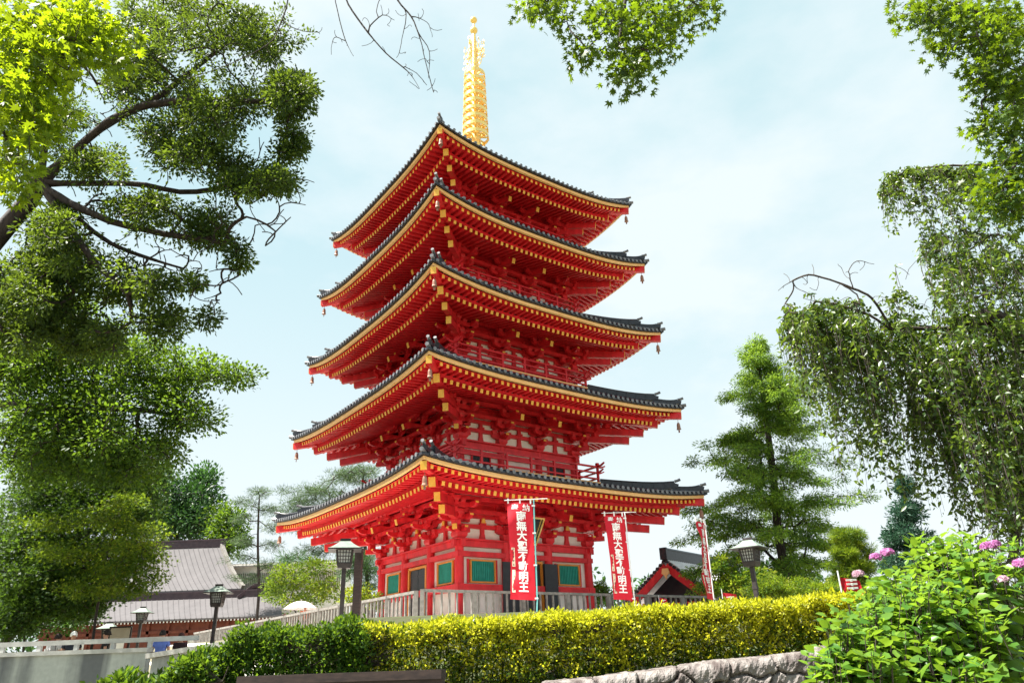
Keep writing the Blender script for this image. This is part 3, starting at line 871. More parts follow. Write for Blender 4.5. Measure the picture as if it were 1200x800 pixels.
# notice board near the people
p = at(142, 735, 26); g = H(p[0], p[1]); e = empty('notice_board', (p[0], p[1], g)); tag(e, 'beige notice board on posts beside the lantern, before the red wall', 'notice board')
hz = p[2] - g
m = MB(); m.box((0, 0, hz - .2), (.64, .05, .40)); m.build('panel', pmat('beige_board', (.55, .46, .34), (.62, .54, .42), 4), e)
m = MB(); m.box((0, 0, hz + .02), (.72, .12, .05)); m.build('cap', M['darkwood'], e)
for x in (-.33, .33):
    m = MB(); m.box((x, .035, hz / 2), (.06, .06, hz)); m.build('post', M['darkwood'], e)
# brown board in the foreground, seen from behind
a, b_ = at(282, 797, 6.2), at(520, 789, 5.8)
e = empty('wooden_board', (a[0], a[1], 0)); tag(e, 'dark brown wooden board edge at the bottom of the view, below the green shrubs', 'board')
d = np.array((b_[0] - a[0], b_[1] - a[1], b_[2] - a[2])); a0 = np.array((0, 0, a[2]))
m = MB(); m.beam(a0 + (0, 0, -.5), a0 + d + (0, 0, -.5), .05, 1.0); m.build('panel', M['darkwood'], e)
m = MB(); m.beam(a0 + (0, 0, -.0), a0 + d + (0, 0, -.0), .11, .06); m.build('cap', M['darkwood'], e)
for u in (.08, .92):
    q = d * u; m = MB(); m.box((q[0], q[1] + .07, .72), (.08, .08, 1.44)); m.build('leg', M['darkwood'], e)

# ------------------------------------------------------------------ stone wall under the hedge
def stone_wall():
    rng = np.random.default_rng(5)
    X0, X1, HF, DT = -.9, 5.4, 1.15, .34        # length, front height below the lip, depth of the top
    def ztop(x): return 1.315 + .083 * x
    # seeds over the unrolled surface: v < 0 is the front face, v > 0 the top
    S = []
    rows = [(-.95, .36), (-.62, .34), (-.33, .36), (.04, .50)]
    for v, sp_ in rows:
        x = X0 - .3
        while x < X1 + .3:
            S.append((x + rng.normal(0, .05), v + rng.normal(0, .055 if v < 0 else .02))); x += sp_ * rng.uniform(.75, 1.45)
    S = np.array(S); til = rng.normal(0, .05, (len(S), 2)); prot = rng.normal(.01, .014, len(S))
    xs = np.arange(X0, X1 + .001, .016); vs_ = np.concatenate([np.arange(-HF, 0, .016), np.arange(0, DT + .001, .02)])
    XX, VV = np.meshgrid(xs, vs_, indexing='ij'); Q = np.stack([XX.ravel(), VV.ravel()], 1)
    Qn = Q + np.stack([.02 * np.sin(Q[:, 1] * 23 + Q[:, 0] * 7), .02 * np.sin(Q[:, 0] * 19)], 1)
    D = np.sqrt(((Qn[:, None, :] - S[None]) ** 2 * np.array([1, 1.25])).sum(-1))
    o_ = np.argsort(D, 1)[:, :2]; d1 = np.take_along_axis(D, o_[:, :1], 1)[:, 0]; d2 = np.take_along_axis(D, o_[:, 1:2], 1)[:, 0]
    c = o_[:, 0]; edge = d2 - d1
    body = np.clip(edge / .05, 0, 1) ** .5
    rough = .010 * np.sin(Q[:, 0] * 31 + c * 2.1) * np.sin(Q[:, 1] * 27 + c) + .006 * np.sin(Q[:, 0] * 83 + c) * np.sin(Q[:, 1] * 71) + rng.normal(0, .0022, len(Q))
    disp = prot[c] + body * .095 + (Qn - S[c])[:, 0] * til[c, 0] + (Qn - S[c])[:, 1] * til[c, 1] + rough
    V = []
    for (x, v), d in zip(Q, disp):
        lip = .055                                # rounded shoulder between face and top
        if v < -lip: y, z, nx, nz = 9.45, v, -1, 0
        elif v < lip:
            a = (v + lip) / (2 * lip) * math.pi / 2; y, z, nx, nz = 9.45 + lip * .7 * (1 - math.cos(a)), -lip + lip * math.sin(a), -math.cos(a), math.sin(a)
        else: y, z, nx, nz = 9.45 + lip * .7 + (v - lip), 0, 0, 1
        zt = ztop(x)
        V.append((x, y + nx * d, zt - .055 + z + nz * d * .55))
    ni, nj = len(xs), len(vs_)
    mb = MB(); mb.add(V, [(i * nj + j, (i + 1) * nj + j, (i + 1) * nj + j + 1, i * nj + j + 1) for i in range(ni - 1) for j in range(nj - 1)], 0)
    for k in range(12):                           # core behind the stones
        xa = X0 + (X1 - X0) * k / 12; xb = X0 + (X1 - X0) * (k + 1) / 12
        mb.hexa([(xa, 9.47, 0), (xb, 9.47, 0), (xb, 9.80, 0), (xa, 9.80, 0), (xa, 9.47, ztop(xa) - .10), (xb, 9.47, ztop(xb) - .10), (xb, 9.80, ztop(xb) - .10), (xa, 9.80, ztop(xa) - .10)], 1)
    o = mb.build('stone_wall', [M['rock'], M['soil']], None, fix=False)
    tag(o, 'rough fitted stone retaining wall with sunlit top, below the golden hedge', 'wall')
stone_wall()

# ------------------------------------------------------------------ buildings
def roof_slab(mb, pts_lo, pts_hi, thick, m=0, conc=.0, n=6, nx=1):
    """concave slope between two eave points and two ridge points"""
    a, b_ = map(np.array, pts_lo); c, d = map(np.array, pts_hi)
    top = []
    for q in range(n + 1):
        u = q / n; l, r_ = a + (c - a) * u, b_ + (d - b_) * u
        dz = -conc * math.sin(math.pi * u)
        top.append([l + (r_ - l) * k / nx + (0, 0, dz) for k in range(nx + 1)])
    mb.grid(top, m)
    bot = [[p - (0, 0, thick) for p in row] for row in top]
    mb.grid(bot, m)
    for row_t, row_b in ((top[0], bot[0]), (top[-1], bot[-1])): mb.grid([row_t, row_b], m)
    for k in (0, nx): mb.grid([[r_[k] for r_ in top], [r_[k] for r_ in bot]], m)

def left_hall():
    Y = 58.0; g = H(-30, Y)
    e = empty('temple_hall', (-27, Y + 4, 0)); o0 = np.array(e.location)
    tag(e, 'temple hall with two broad grey metal roofs and red wooden wall, left of the pagoda', 'building')
    def q(x, y, yy=Y): return at(x, y, yy) - o0
    # lower roof: eave at y~731, ridge ~706
    el, er = q(40, 731, Y), q(330, 731, Y)
    rl, rr_ = q(40, 708, Y + 3.2), q(327, 707, Y + 3.2)
    for p_ in (er,): p_[2] = el[2]
    rr_[2] = rl[2]
    m = MB(); roof_slab(m, (el, er), (rl, rr_), .12, 0, .12); low = m.build('roof', M['roofcopper'], e, fix=True)
    def seams(lo0, lo1, hi0, hi1, conc, n_, par_):
        sm = MB()
        for k in range(1, n_):
            f = k / n_; a_, c_ = lo0 + (lo1 - lo0) * f, hi0 + (hi1 - hi0) * f; pv = None
            for q_ in range(9):
                u = q_ / 8; pt = a_ + (c_ - a_) * u + (0, 0, -conc * math.sin(math.pi * u) + .012)
                if pv is not None: sm.beam(pv, pt, .035, .05)
                pv = pt
        sm.build('standing_seam_row', M['roofcopper'], par_)
    seams(el, er, rl, rr_, .12, 46, low)
    m = MB(); m.beam(rl + (0, .2, .18), rr_ + (.1, .2, .18), .5, .55); m.beam(rl + (0, .2, .50), rr_ + (.1, .2, .50), .6, .1); m.build('ridge', M['ridge'], low)
    # upper roof
    Y2 = Y + 4.6
    ul, ur = q(90, 696, Y2), q(284, 696, Y2); vl, vr = q(90, 646, Y2 + 4.2), q(259, 646, Y2 + 4.2)
    ur[2] = ul[2]; vr[2] = vl[2]
    m = MB(); roof_slab(m, (ul, ur), (vl, vr), .14, 0, .35, 8); up = m.build('roof', M['roofcopper'], e, fix=True)
    seams(ul, ur, vl, vr, .35, 30, up)
    m = MB(); m.beam(vl + (0, .2, .25), vr + (.15, .2, .25), .6, .62); m.beam(vl + (0, .2, .60), vr + (.3, .2, .60), .72, .12); m.build('ridge', M['ridge'], up)
    m = MB()
    for k in range(9):  # verge rib on the right edge
        u0, u1 = k / 9, (k + 1) / 9
        pa = ur + (vr - ur) * u0 + (0, 0, -.35 * math.sin(math.pi * u0)); pb = ur + (vr - ur) * u1 + (0, 0, -.35 * math.sin(math.pi * u1))
        m.beam(pa + (0, 0, .12), pb + (0, 0, .12), .3, .26)
    m.build('verge', M['fence'], up)
    m = MB(); n = 90
    m.beam(ul + (0, .05, -.24), ur + (0, .05, -.24), .14, .2, 0)
    for k in range(n): 
        p_ = ul + (ur - ul) * (k + .5) / n; m.box(p_ + (0, .16, -.42), (.09, .4, .14), 1)
    m.beam(ul + (0, .55, -.75), ur + (0, .55, -.75), .2, .5, 0)
    m.build('rafter_row', [M['ridge'], M['fence']], up)
    # small gabled porch roof on the right
    c0, c1 = q(283, 701, Y + 3.0), q(327, 702, Y + 3.0)
    ap = q(297, 688, Y + 3.6); ap2 = q(318, 690, Y + 5.5)
    m = MB(); roof_slab(m, (c0, c1), (ap, q(322, 689, Y + 4.6)), .1, 0, .05); m.build('roof', M['roofcopper'], e)
    m = MB(); m.beam(ap + (0, 0, .12), q(326, 690, Y + 4.6) + (0, 0, .12), .3, .34); m.beam(c0 + (-.3, 0, .1), ap + (0, 0, .14), .26, .26); m.build('ridge', M['ridge'], e)
    # wall under the lower roof
    zt = el[2] - .1; zbm = g - o0[2]
    m = MB(); xa, xb = el[0], er[0] - .6; yw = .9 + el[1]
    m.box(((xa + xb) / 2, yw + .1, (zt + zbm) / 2), (xb - xa, .2, zt - zbm), 0)
    for k in range(12):
        x = xa + (xb - xa) * (k + .5) / 12; m.box((x, yw - .06, (zt + zbm) / 2), (.22, .2, zt - zbm), 0)
    for k in range(12):
        x = xa + (xb - xa) * (k + 1) / 12
        if k % 2: m.box((x, yw - .012, (zt + zbm) / 2 - .5), ((xb - xa) / 14, .03, (zt - zbm) * .55), 2)
    m.box(((xa + xb) / 2, yw - .08, zt - .75), (xb - xa, .16, .22), 0)
    w_ = m.build('wall', [M['redwood'], M['lettering'], M['white']], e)
    m = MB(); n = 70
    for k in range(n):
        x = el[0] + (er[0] - el[0]) * (k + .5) / n
        m.beam((x, el[1] + .08, zt - .08), (x, el[1] + 1.1, zt + .25), .10, .12, 0); m.box((x, el[1] + .07, zt - .075), (.10, .02, .12), 1)
    m.build('rafter_row', [M['redwood'], M['lettering']], low)
    # upper wall body so the hall is closed
    m = MB(); m.box(((ul[0] + ur[0]) / 2, ul[1] + 3.2, (ul[2] + zbm) / 2 - .3), (ur[0] - ul[0] - 1.2, 5.0, ul[2] - zbm - .6)); m.build('wall', M['redwood'], e)
left_hall()

def right_gable():
    Y = 45.0
    apx = at(783, 662, Y); g = H(apx[0], apx[1])
    yaw = R(-38)
    e = empty('gabled_gate_hall', (apx[0], apx[1], g), yaw); tag(e, 'small red gabled hall with silver tiled roof, behind the banners right of the pagoda', 'building')
    hz = apx[2] - g; half = 2.75; ze = hz - 2.15; Ld = 8.0
    def zr(u): return ze + (hz - ze) * (u ** 1.18)
    n = 8
    m = MB()
    for s in (-1, 1):
        top = [[(s * half * 1.12 * (1 - k / n), -.25 + Ld * j / 6, zr(k / n) + .30) for j in range(7)] for k in range(n + 1)]
        bot = [[(x, y, z - .16) for x, y, z in row] for row in top]
        m.grid(top, 0); m.grid(bot, 0); m.grid([top[0], bot[0]], 0); m.grid([[r_[0] for r_ in top], [r_[0] for r_ in bot]], 0)
        for j in range(30):
            y = -.18 + Ld * j / 30
            m.tube([(s * half * 1.13 * (1 - k / n), y, zr(k / n) + .33) for k in range(n + 1)], .085, 6, 0)
        for k in range(14):  # verge tile ends
            u = (k + .5) / 14; m.tube([(s * half * 1.12 * (1 - u), -.40, zr(u) + .27), (s * half * 1.12 * (1 - u), -.1, zr(u) + .27)], .10, 8, 1)
    roof = m.build('roof', [M['gtile'], M['tile']], e)
    m = MB(); m.beam((0, -.35, hz + .55), (0, Ld, hz + .55), .36, .55); m.tube([(0, -.4, hz + .88), (0, Ld, hz + .88)], .13, 8)
    m.beam((0, -.42, hz + .30), (0, -.42, hz + .98), .44, .16, up=(0, 1, 0)); m.build('ridge', M['tile'], roof)
    m = MB()
    for s in (-1, 1):
        for k in range(n):
            a = (s * half * 1.08 * (1 - k / n), -.30, zr(k / n) - .08); b_ = (s * half * 1.08 * (1 - (k + 1) / n), -.30, zr((k + 1) / n) - .08)
            m.beam(a, b_, .12, .40, 0)
    # gable pendant
    m.prism([(-.18, hz - .2), (.18, hz - .2), (.26, hz - .48), (.10, hz - .58), (0, hz - .82), (-.10, hz - .58), (-.26, hz - .48)], -.47, -.38, 1, 1)
    m.build('bargeboard', [M['red'], M['cream']], roof)
    m = MB()
    m.prism([(-half * .95, ze + .05), (half * .95, ze + .05), (0, hz - .1)], 1.1, 1.25, 1, 1)  # black panel: the shade of the gable recess put into the colour
    m.box((0, .7, ze - .05), (half * 1.9, .25, .3), 0); m.box((0, .75, ze - .8), (half * 1.9, .2, .25), 0)
    for x in (-half * .82, half * .82):
        for y in (.8, 4.5, 8.5): m.tube([(x, y, 0), (x, y, ze + .2)], .16, 10, 0)
    m.box((0, 5.2, ze / 2), (half * 1.4, 7, ze), 1)
    for k in range(14): m.box((-half * .9 + k * half * 1.8 / 13, .56, ze - .28), (.10, .03, .10), 2)
    m.build('wall', [M['red'], M['black'], M['yellow']], e)
right_gable()
# long low white wall with a tiled cap behind the left pines
a, b_ = at(268, 664, 66), at(400, 664, 66); g = H(a[0], a[1])
e = empty('boundary_building', (a[0], a[1], g)); tag(e, 'pale long building with slatted upper wall glimpsed behind the left pines', 'building')
L, hz = b_[0] - a[0], a[2] - g
m = MB(); m.box((L / 2, 2, hz / 2), (L, 4, hz)); m.build('wall', M['white'], e)
m = MB()
for k in range(60): m.box((L * (k + .5) / 60, -.05, hz - 1.4), (.07, .05, 1.6))
m.build('slat_screen', M['fence'], e)
m = MB(); roof_slab(m, ((-.5, -.6, hz), (L + .5, -.6, hz)), ((-.5, 2, hz + .5), (L + .5, 2, hz + .5)), .12); m.build('roof', M['fence'], e)

# ------------------------------------------------------------------ vegetation
def unit(v): return v / (np.linalg.norm(v, axis=-1, keepdims=True) + 1e-9)

LEAF = {
 'ovate': (np.array([(0, 0, 0), (-.30, .38, .09), (0, .42, 0), (.30, .38, .09), (-.20, .75, .03), (.20, .75, .03), (0, 1, -.08)]),
           [(0, 2, 1), (0, 3, 2), (1, 2, 4), (2, 3, 5), (2, 6, 4), (2, 5, 6)]),
 'simple': (np.array([(0, 0, 0), (-.27, .45, .08), (.27, .45, .08), (0, 1, -.03)]), [(0, 3, 1), (0, 2, 3)]),
 'lance': (np.array([(0, 0, 0), (-.15, .42, .04), (.15, .42, .04), (0, 1, -.10)]), [(0, 3, 1), (0, 2, 3)]),
 'needle': (np.array([(-.035, 0, 0), (.035, 0, 0), (0, 1, 0)]), [(0, 1, 2)]),
 'petal': (np.array([(0, 0, 0), (-.45, .5, .1), (.45, .5, .1), (0, 1, 0)]), [(0, 3, 1), (0, 2, 3)]),
}
def _star():
    v = [(0, 0, 0)]; lob = [(-2.35, .45), (-1.45, .72), (-.72, .92), (0, 1.0), (.72, .92), (1.45, .72), (2.35, .45)]
    pts = []
    for k, (a, r) in enumerate(lob):
        pts.append((math.sin(a) * r * .6, .12 + math.cos(a) * r * .6 + .1, -.06))
        if k < 6:
            am = (a + lob[k + 1][0]) / 2; pts.append((math.sin(am) * .24, .22 + math.cos(am) * .24, .02))
    v = [(0, .2, .03)] + pts
    return np.array(v), [(0, i + 1, i) for i in range(1, len(pts))]
LEAF['star'] = _star()

def leaves(name, pos, fwd, nrm, size, kind, mat, parent, wid=1.0, rnd=None):
    tv, tf = LEAF[kind]; N = len(pos); k = len(tv)
    f = unit(fwd); n = nrm - (nrm * f).sum(-1, keepdims=True) * f; n = unit(n); s = np.cross(f, n)
    size = np.broadcast_to(np.asarray(size, float), (N,))
    V = pos[:, None, :] + size[:, None, None] * (tv[None, :, 0:1] * wid * s[:, None, :] + tv[None, :, 1:2] * f[:, None, :] + tv[None, :, 2:3] * n[:, None, :])
    V = V.reshape(-1, 3)
    T = (np.array(tf)[None] + (np.arange(N) * k)[:, None, None]).reshape(-1, 3)
    me = bpy.data.meshes.new(name)
    me.vertices.add(len(V)); me.vertices.foreach_set('co', V.astype(np.float32).ravel())
    me.loops.add(T.size); me.loops.foreach_set('vertex_index', T.astype(np.int32).ravel())
    me.polygons.add(len(T)); me.polygons.foreach_set('loop_start', np.arange(0, T.size, 3, dtype=np.int32))
    if rnd is None: rnd = RNG.random(N)
    at_ = me.attributes.new('rnd', 'FLOAT', 'POINT'); at_.data.foreach_set('value', np.repeat(rnd, k).astype(np.float32))
    me.update(calc_edges=True)
    me.polygons.foreach_set('use_smooth', np.ones(len(T), dtype=bool))
    me.materials.append(mat)
    o = bpy.data.objects.new(name, me); COL.objects.link(o)
    if parent is not None: o.parent = parent
    return o

def bark_mesh(name, P, par, rad, mat, parent, n=6):
    P = np.asarray(P); par = np.asarray(par); rad = np.asarray(rad)
    idx = np.nonzero(par >= 0)[0]
    a, b = P[par[idx]], P[idx]; ra, rb = rad[par[idx]], rad[idx]
    ra = np.minimum(ra, rb * 1.6)
    d = unit(b - a); ref = np.where(np.abs(d[:, :1]) < .7, np.array([[1., 0, 0]]), np.array([[0, 1., 0]]))
    u = unit(np.cross(d, ref)); w = np.cross(d, u)
    ang = 2 * np.pi * np.arange(n) / n
    ring = np.cos(ang)[None, :, None] * u[:, None, :] + np.sin(ang)[None, :, None] * w[:, None, :]
    A = (a - d * ra[:, None] * .3)[:, None, :] + ring * ra[:, None, None]; Bq = (b + d * rb[:, None] * .3)[:, None, :] + ring * rb[:, None, None]
    V = np.concatenate([A, Bq], 1).reshape(-1, 3)
    q = np.array([(k, (k + 1) % n, n + (k + 1) % n, n + k) for k in range(n)])
    F = (q[None] + (np.arange(len(idx)) * 2 * n)[:, None, None]).reshape(-1, 4)
    me = bpy.data.meshes.new(name); me.from_pydata(V.tolist(), [], F.tolist()); me.materials.append(mat)
    me.polygons.foreach_set('use_smooth', np.ones(len(F), dtype=bool))
    o = bpy.data.objects.new(name, me); COL.objects.link(o)
    if parent is not None: o.parent = parent
    return o

def colonize(lines, tips, seg=.5, bend=.25, droop=0.0):
    """grow branches from the given limb polylines to every tip; returns nodes, parents, tip node indices"""
    P, par = [], []
    for ln in lines:
        ln = [np.array(p, float) for p in ln]
        if len(ln) > 2:          # round the surveyed limb into a curve
            q = [2 * ln[0] - ln[1]] + ln + [2 * ln[-1] - ln[-2]]; sm = []
            for i in range(1, len(q) - 2):
                for u in (0, .25, .5, .75):
                    sm.append(.5 * (2 * q[i] + (q[i + 1] - q[i - 1]) * u + (2 * q[i - 1] - 5 * q[i] + 4 * q[i + 1] - q[i + 2]) * u * u + (3 * q[i] - q[i - 1] - 3 * q[i + 1] + q[i + 2]) * u ** 3))
            ln = sm + [ln[-1]]
        if P:
            arr = np.array(P); j = int(np.argmin(((arr - ln[0]) ** 2).sum(1))); last = j; start = 1 if np.linalg.norm(arr[j] - ln[0]) < .05 else 0
        else:
            P.append(ln[0]); par.append(-1); last = 0; start = 1
        prev = P[last] if start else ln[0]
        for p in ln[start:]:
            q0 = P[last]; L = np.linalg.norm(p - q0); m = max(1, int(L / seg))
            for k in range(1, m + 1):
                P.append(q0 + (p - q0) * k / m + RNG.normal(0, .02 * seg, 3)); par.append(last); last = len(P) - 1
    cap = len(P) + len(tips) * 14
    A = np.zeros((cap, 3)); A[:len(P)] = P; n = len(P); par = list(par)
    base = A[:n].copy()
    order = np.argsort([((base - t) ** 2).sum(1).min() for t in tips]); out = []
    for ti in order:
        t = tips[ti]; d = np.sqrt(((A[:n] - t) ** 2).sum(1)); j = int(np.argmin(d)); L = d[j]
        m = int(min(12, max(3, round(L / seg))))
        p0 = A[j]; pd = p0 - A[par[j]] if par[j] >= 0 else np.array([0, 0, 1.]); pd = pd / (np.linalg.norm(pd) + 1e-9)
        c = p0 + pd * L * bend + (t - p0) * .4 + RNG.normal(0, .06 * L, 3)
        last = j
        for k in range(1, m + 1):
            u = k / m; q = (1 - u) ** 2 * p0 + 2 * u * (1 - u) * c + u * u * t; q[2] -= droop * L * u * (1 - u)
            A[n] = q; par.append(last); last = n; n += 1
        out.append((ti, last))
    return A[:n], np.array(par), out

def radii(P, par, r_tip, expo=2.3, r_max=.4):
    n = len(P); acc = np.zeros(n); r = np.zeros(n)
    for i in range(n - 1, -1, -1):
        if acc[i] == 0: acc[i] = r_tip ** expo
        if par[i] >= 0: acc[par[i]] += acc[i]
    # children may precede in rare cases; good enough
    return np.minimum(acc ** (1 / expo), r_max)

def blob_tips(blobs, clump=0):
    """blobs: (px, py, rx, ry, Y, rY, count): leafy masses surveyed in the photograph and placed at their distance"""
    T = []
    for (x, y, rx, ry, Y, rY, n) in blobs:
        v = unit(RNG.normal(size=(n, 3))) * (RNG.random((n, 1)) ** (1 / 2.4))
        if clump and n > 8:
            k = max(2, n // clump); cen = v[:k] * .92
            v = cen[np.arange(n) % k] + RNG.normal(0, .20, (n, 3))
        for a, b, c in v: T.append(at(x + a * rx, y + b * ry, Y + c * rY))
    return np.array(T)

def tree(name, label, group, lines, blobs, leafm, kind='simple', lsize=.09, per=40, rad=.35, barkm=None, r_tip=.008, r_max=.3, seg=.5,
         up=.5, flat=1.0, droop=0.0, wid=1.0, cat='tree', tips=None, extra=None, bend=.25, out=.7, drop=0.0, parts=('trunk', 'crown'), expo=2.3, clump=0, bare=None):
    base = lines[0][0]
    e = empty(name, base); tag(e, label, cat, group)
    if tips is None: tips = blob_tips(blobs, clump)
    nt_ = len(tips)
    if bare: tips = np.concatenate([tips, blob_tips(bare)])     # leafless twigs
    P, par, ends = colonize(lines, tips, seg, bend, droop)
    ends_all, ends = ends, [q for q in ends if q[0] < nt_]
    rr = radii(P, par, r_tip, expo, r_max)
    o0 = np.array(base, float)
    bark_mesh(parts[0], P - o0, par, rr, barkm or M['bark'], e)
    # leaves round every tip and along the last twig
    C = np.array([P[j] for _, j in ends]); D = unit(np.array([P[j] - P[par[j]] for _, j in ends]))
    N = len(C) * per
    c = np.repeat(C, per, 0); d = np.repeat(D, per, 0)
    off = unit(RNG.normal(size=(N, 3))) * (RNG.random((N, 1)) ** .45) * rad; off[:, 2] *= flat
    scale = np.repeat(RNG.uniform(.65, 1.25, (len(C), 1)), per, 0)
    pos = c + off * scale - o0
    fw = d * .5 + unit(off) * out + RNG.normal(0, .35, (N, 3)); fw[:, 2] -= drop
    nr = np.array([0, 0, 1.0]) * up + RNG.normal(0, .55, (N, 3))
    rnd = np.clip(RNG.normal(.42, .20, N) + np.repeat(RNG.normal(0, .24, len(C)), per), 0, 1)
    sz = lsize * RNG.uniform(.7, 1.2, N)
    leaves(parts[1], pos, fw, nr, sz, kind, leafm, e, wid, rnd)
    return e

def G(x, y): return np.array([x, y, H(x, y)])

# ---- big dark evergreen oak, upper left
fan = at(45, 215, 12)
tree('evergreen_oak', 'large dark evergreen oak reaching in from the upper left, limbs fanning to the right', 'trees', [
    [G(-9.3, 11.5), (-9.0, 11.6, 3.5), at(-30, 330, 12), fan, at(60, 100, 12), at(110, -20, 12)],
    [fan, at(120, 150, 12), at(190, 110, 12), at(260, 55, 12.3)],
    [fan, at(150, 215, 12), at(230, 225, 12.4), at(310, 205, 12.6)],
    [at(60, 200, 12), at(150, 130, 11.6), at(250, 118, 11.5), at(330, 120, 11.6)],
    [at(50, 220, 12), at(105, 300, 11.7), at(150, 345, 11.8)],
    [at(50, 222, 12), at(130, 285, 12.2), at(215, 315, 12.4)],
    [fan, at(95, 245, 11.8), at(170, 270, 11.8), at(270, 285, 12)]],
    [(185, 35, 100, 50, 12, 2, 120), (290, 45, 60, 40, 12, 1.3, 66), (335, 110, 34, 36, 11.8, 1, 46), (255, 120, 70, 40, 12, 1.5, 81), (165, 95, 60, 40, 12, 1.5, 58),
     (335, 175, 22, 22, 11.8, .8, 21), (345, 95, 22, 18, 12, .8, 18), (205, 175, 70, 40, 12, 1.6, 78), (280, 215, 60, 30, 12, 1.2, 55), (325, 215, 26, 20, 12, .8, 23),
     (165, 245, 60, 25, 12, 1.4, 38), (245, 268, 46, 22, 12, 1.2, 38), (278, 300, 16, 10, 12, .6, 10), (55, 270, 50, 30, 12, 1.4, 46), (60, 130, 50, 40, 12.2, 1.4, 50), (110, 190, 50, 30, 12, 1.5, 38),
     (95, 335, 55, 30, 12, 1.3, 43), (165, 335, 45, 22, 12, 1.2, 31), (200, 372, 32, 22, 12, 1, 23), (30, 330, 40, 45, 12, 1.3, 46), (225, 330, 14, 8, 12, .6, 7), (242, 372, 8, 5, 12, .3, 4), (60, 380, 50, 35, 12.5, 1.2, 49), (120, 395, 45, 22, 12.5, 1.2, 31), (80, 310, 60, 30, 12.4, 1.2, 34), (60, 300, 60, 40, 12.6, 1.4, 37), (30, 380, 40, 40, 12.6, 1.2, 27), (345, 140, 22, 20, 12, .7, 10), (352, 110, 16, 16, 12, .6, 7)],
    M['lf_oak'], 'simple', .092, 84, .25, M['darkbark'], .0085, .30, .3, up=.45, wid=.85, expo=2.1, clump=4, drop=.15, bare=[(130, 235, 80, 40, 12, 1, 40), (190, 300, 90, 40, 12, 1, 70), (300, 255, 55, 40, 12, 1, 36), (330, 200, 45, 60, 12, .8, 34), (250, 340, 40, 40, 12, .8, 26), (120, 120, 60, 50, 12, 1, 20)])

# ---- fresh green broadleaf, left middle
tree('zelkova_tree', 'fresh green broadleaf tree on the left, its long sprays reaching towards the pagoda', 'trees', [
    [G(-17.5, 19), (-17, 19, 4), at(-40, 520, 19), at(10, 420, 19), at(90, 395, 19)],
    [at(10, 425, 19), at(90, 425, 19), at(150, 440, 18.8), at(215, 445, 18.6), at(275, 440, 18.4)],
    [at(-20, 470, 19), at(70, 480, 18.5), at(160, 480, 18.5), at(220, 490, 18.4)]],
    [(50, 420, 60, 45, 19, 2, 62), (130, 415, 60, 35, 19, 2, 54), (190, 430, 50, 28, 19, 1.5, 35), (240, 440, 36, 14, 18.6, 1, 20), (280, 440, 20, 5, 18.4, .6, 8),
     (225, 488, 32, 12, 18.5, 1, 16), (195, 465, 45, 22, 18.6, 1.4, 27), (100, 470, 80, 35, 18.6, 2, 62), (40, 500, 60, 40, 19, 2, 54), (130, 520, 60, 35, 19, 2, 46), (185, 525, 35, 22, 19, 1.2, 22), (205, 500, 15, 8, 18.5, .5, 7), (20, 440, 50, 40, 20, 2, 54), (90, 500, 70, 40, 20, 2, 68), (15, 400, 40, 40, 19.5, 1.5, 60), (5, 350, 36, 30, 19, 1.5, 36), (70, 360, 50, 20, 19, 1.5, 30), (40, 380, 40, 25, 19, 1.5, 32), (140, 545, 40, 22, 19.5, 1.6, 40), (60, 540, 70, 30, 20, 2, 59)],
    M['lf_light'], 'simple', .115, 80, .58, M['darkbark'], .012, .3, .45, up=.8, flat=.62, wid=1.1, expo=2.2)

# ---- dense green maple, lower left
tree('green_maple', 'dense dark green maple over the terrace at the left edge', 'trees', [
    [G(-17.6, 24.5), at(60, 690, 24.5), at(55, 620, 24.5), at(40, 540, 24.5)], [at(58, 650, 24.5), at(110, 620, 24), at(150, 600, 24)], [at(58, 660, 24.5), at(20, 620, 24.5)]],
    [(45, 560, 60, 45, 24.5, 2.5, 60), (30, 630, 50, 55, 24.5, 2.5, 60), (95, 610, 55, 45, 24, 2.2, 55), (70, 675, 60, 30, 24, 2.2, 46), (120, 560, 45, 30, 24.5, 2, 36), (15, 695, 30, 30, 24.5, 2, 26), (110, 690, 34, 18, 24, 1.6, 18), (10, 735, 12, 12, 24, 1, 8), (80, 580, 70, 40, 25.5, 2, 60), (150, 575, 30, 26, 25, 1.6, 30), (40, 660, 60, 50, 26, 2, 60), (110, 650, 60, 40, 25.5, 2, 50), (55, 706, 55, 16, 25, 2, 44), (20, 722, 30, 12, 25, 2, 22), (98, 712, 22, 10, 25, 1.5, 14), (160, 560, 36, 22, 25, 1.6, 34), (150, 600, 30, 20, 24, 1.5, 26)],
    M['lf_mid'], 'star', .15, 90, .70, M['darkbark'], .01, .32, .6, up=.8, flat=.55)
tree('yellow_green_maple', 'yellowish green maple with lit sprays in front of the temple hall roof', 'trees', [
    [G(at(112, 740, 22.6)[0], 22.6), at(116, 700, 22.5), at(126, 650, 22.3), at(140, 600, 22.3)], [at(120, 660, 22.3), at(165, 645, 22)]],
    [(165, 622, 22, 7, 22.3, 1.2, 16), (148, 642, 40, 9, 22.2, 1.6, 28), (170, 656, 22, 7, 22, 1, 14), (118, 606, 32, 9, 22, 1.5, 20), (135, 668, 44, 9, 22.2, 1.6, 28), (182, 676, 12, 5, 22, .7, 6), (112, 688, 40, 8, 22.2, 1.6, 20), (85, 648, 44, 10, 22, 1.5, 22), (160, 690, 20, 6, 22, .8, 9), (60, 615, 36, 10, 22, 1.5, 16), (150, 588, 26, 8, 22.4, 1.2, 14)],
    M['lf_ygreen'], 'star', .12, 62, .48, M['darkbark'], .006, .16, .4, up=.8, flat=.5, wid=.85)

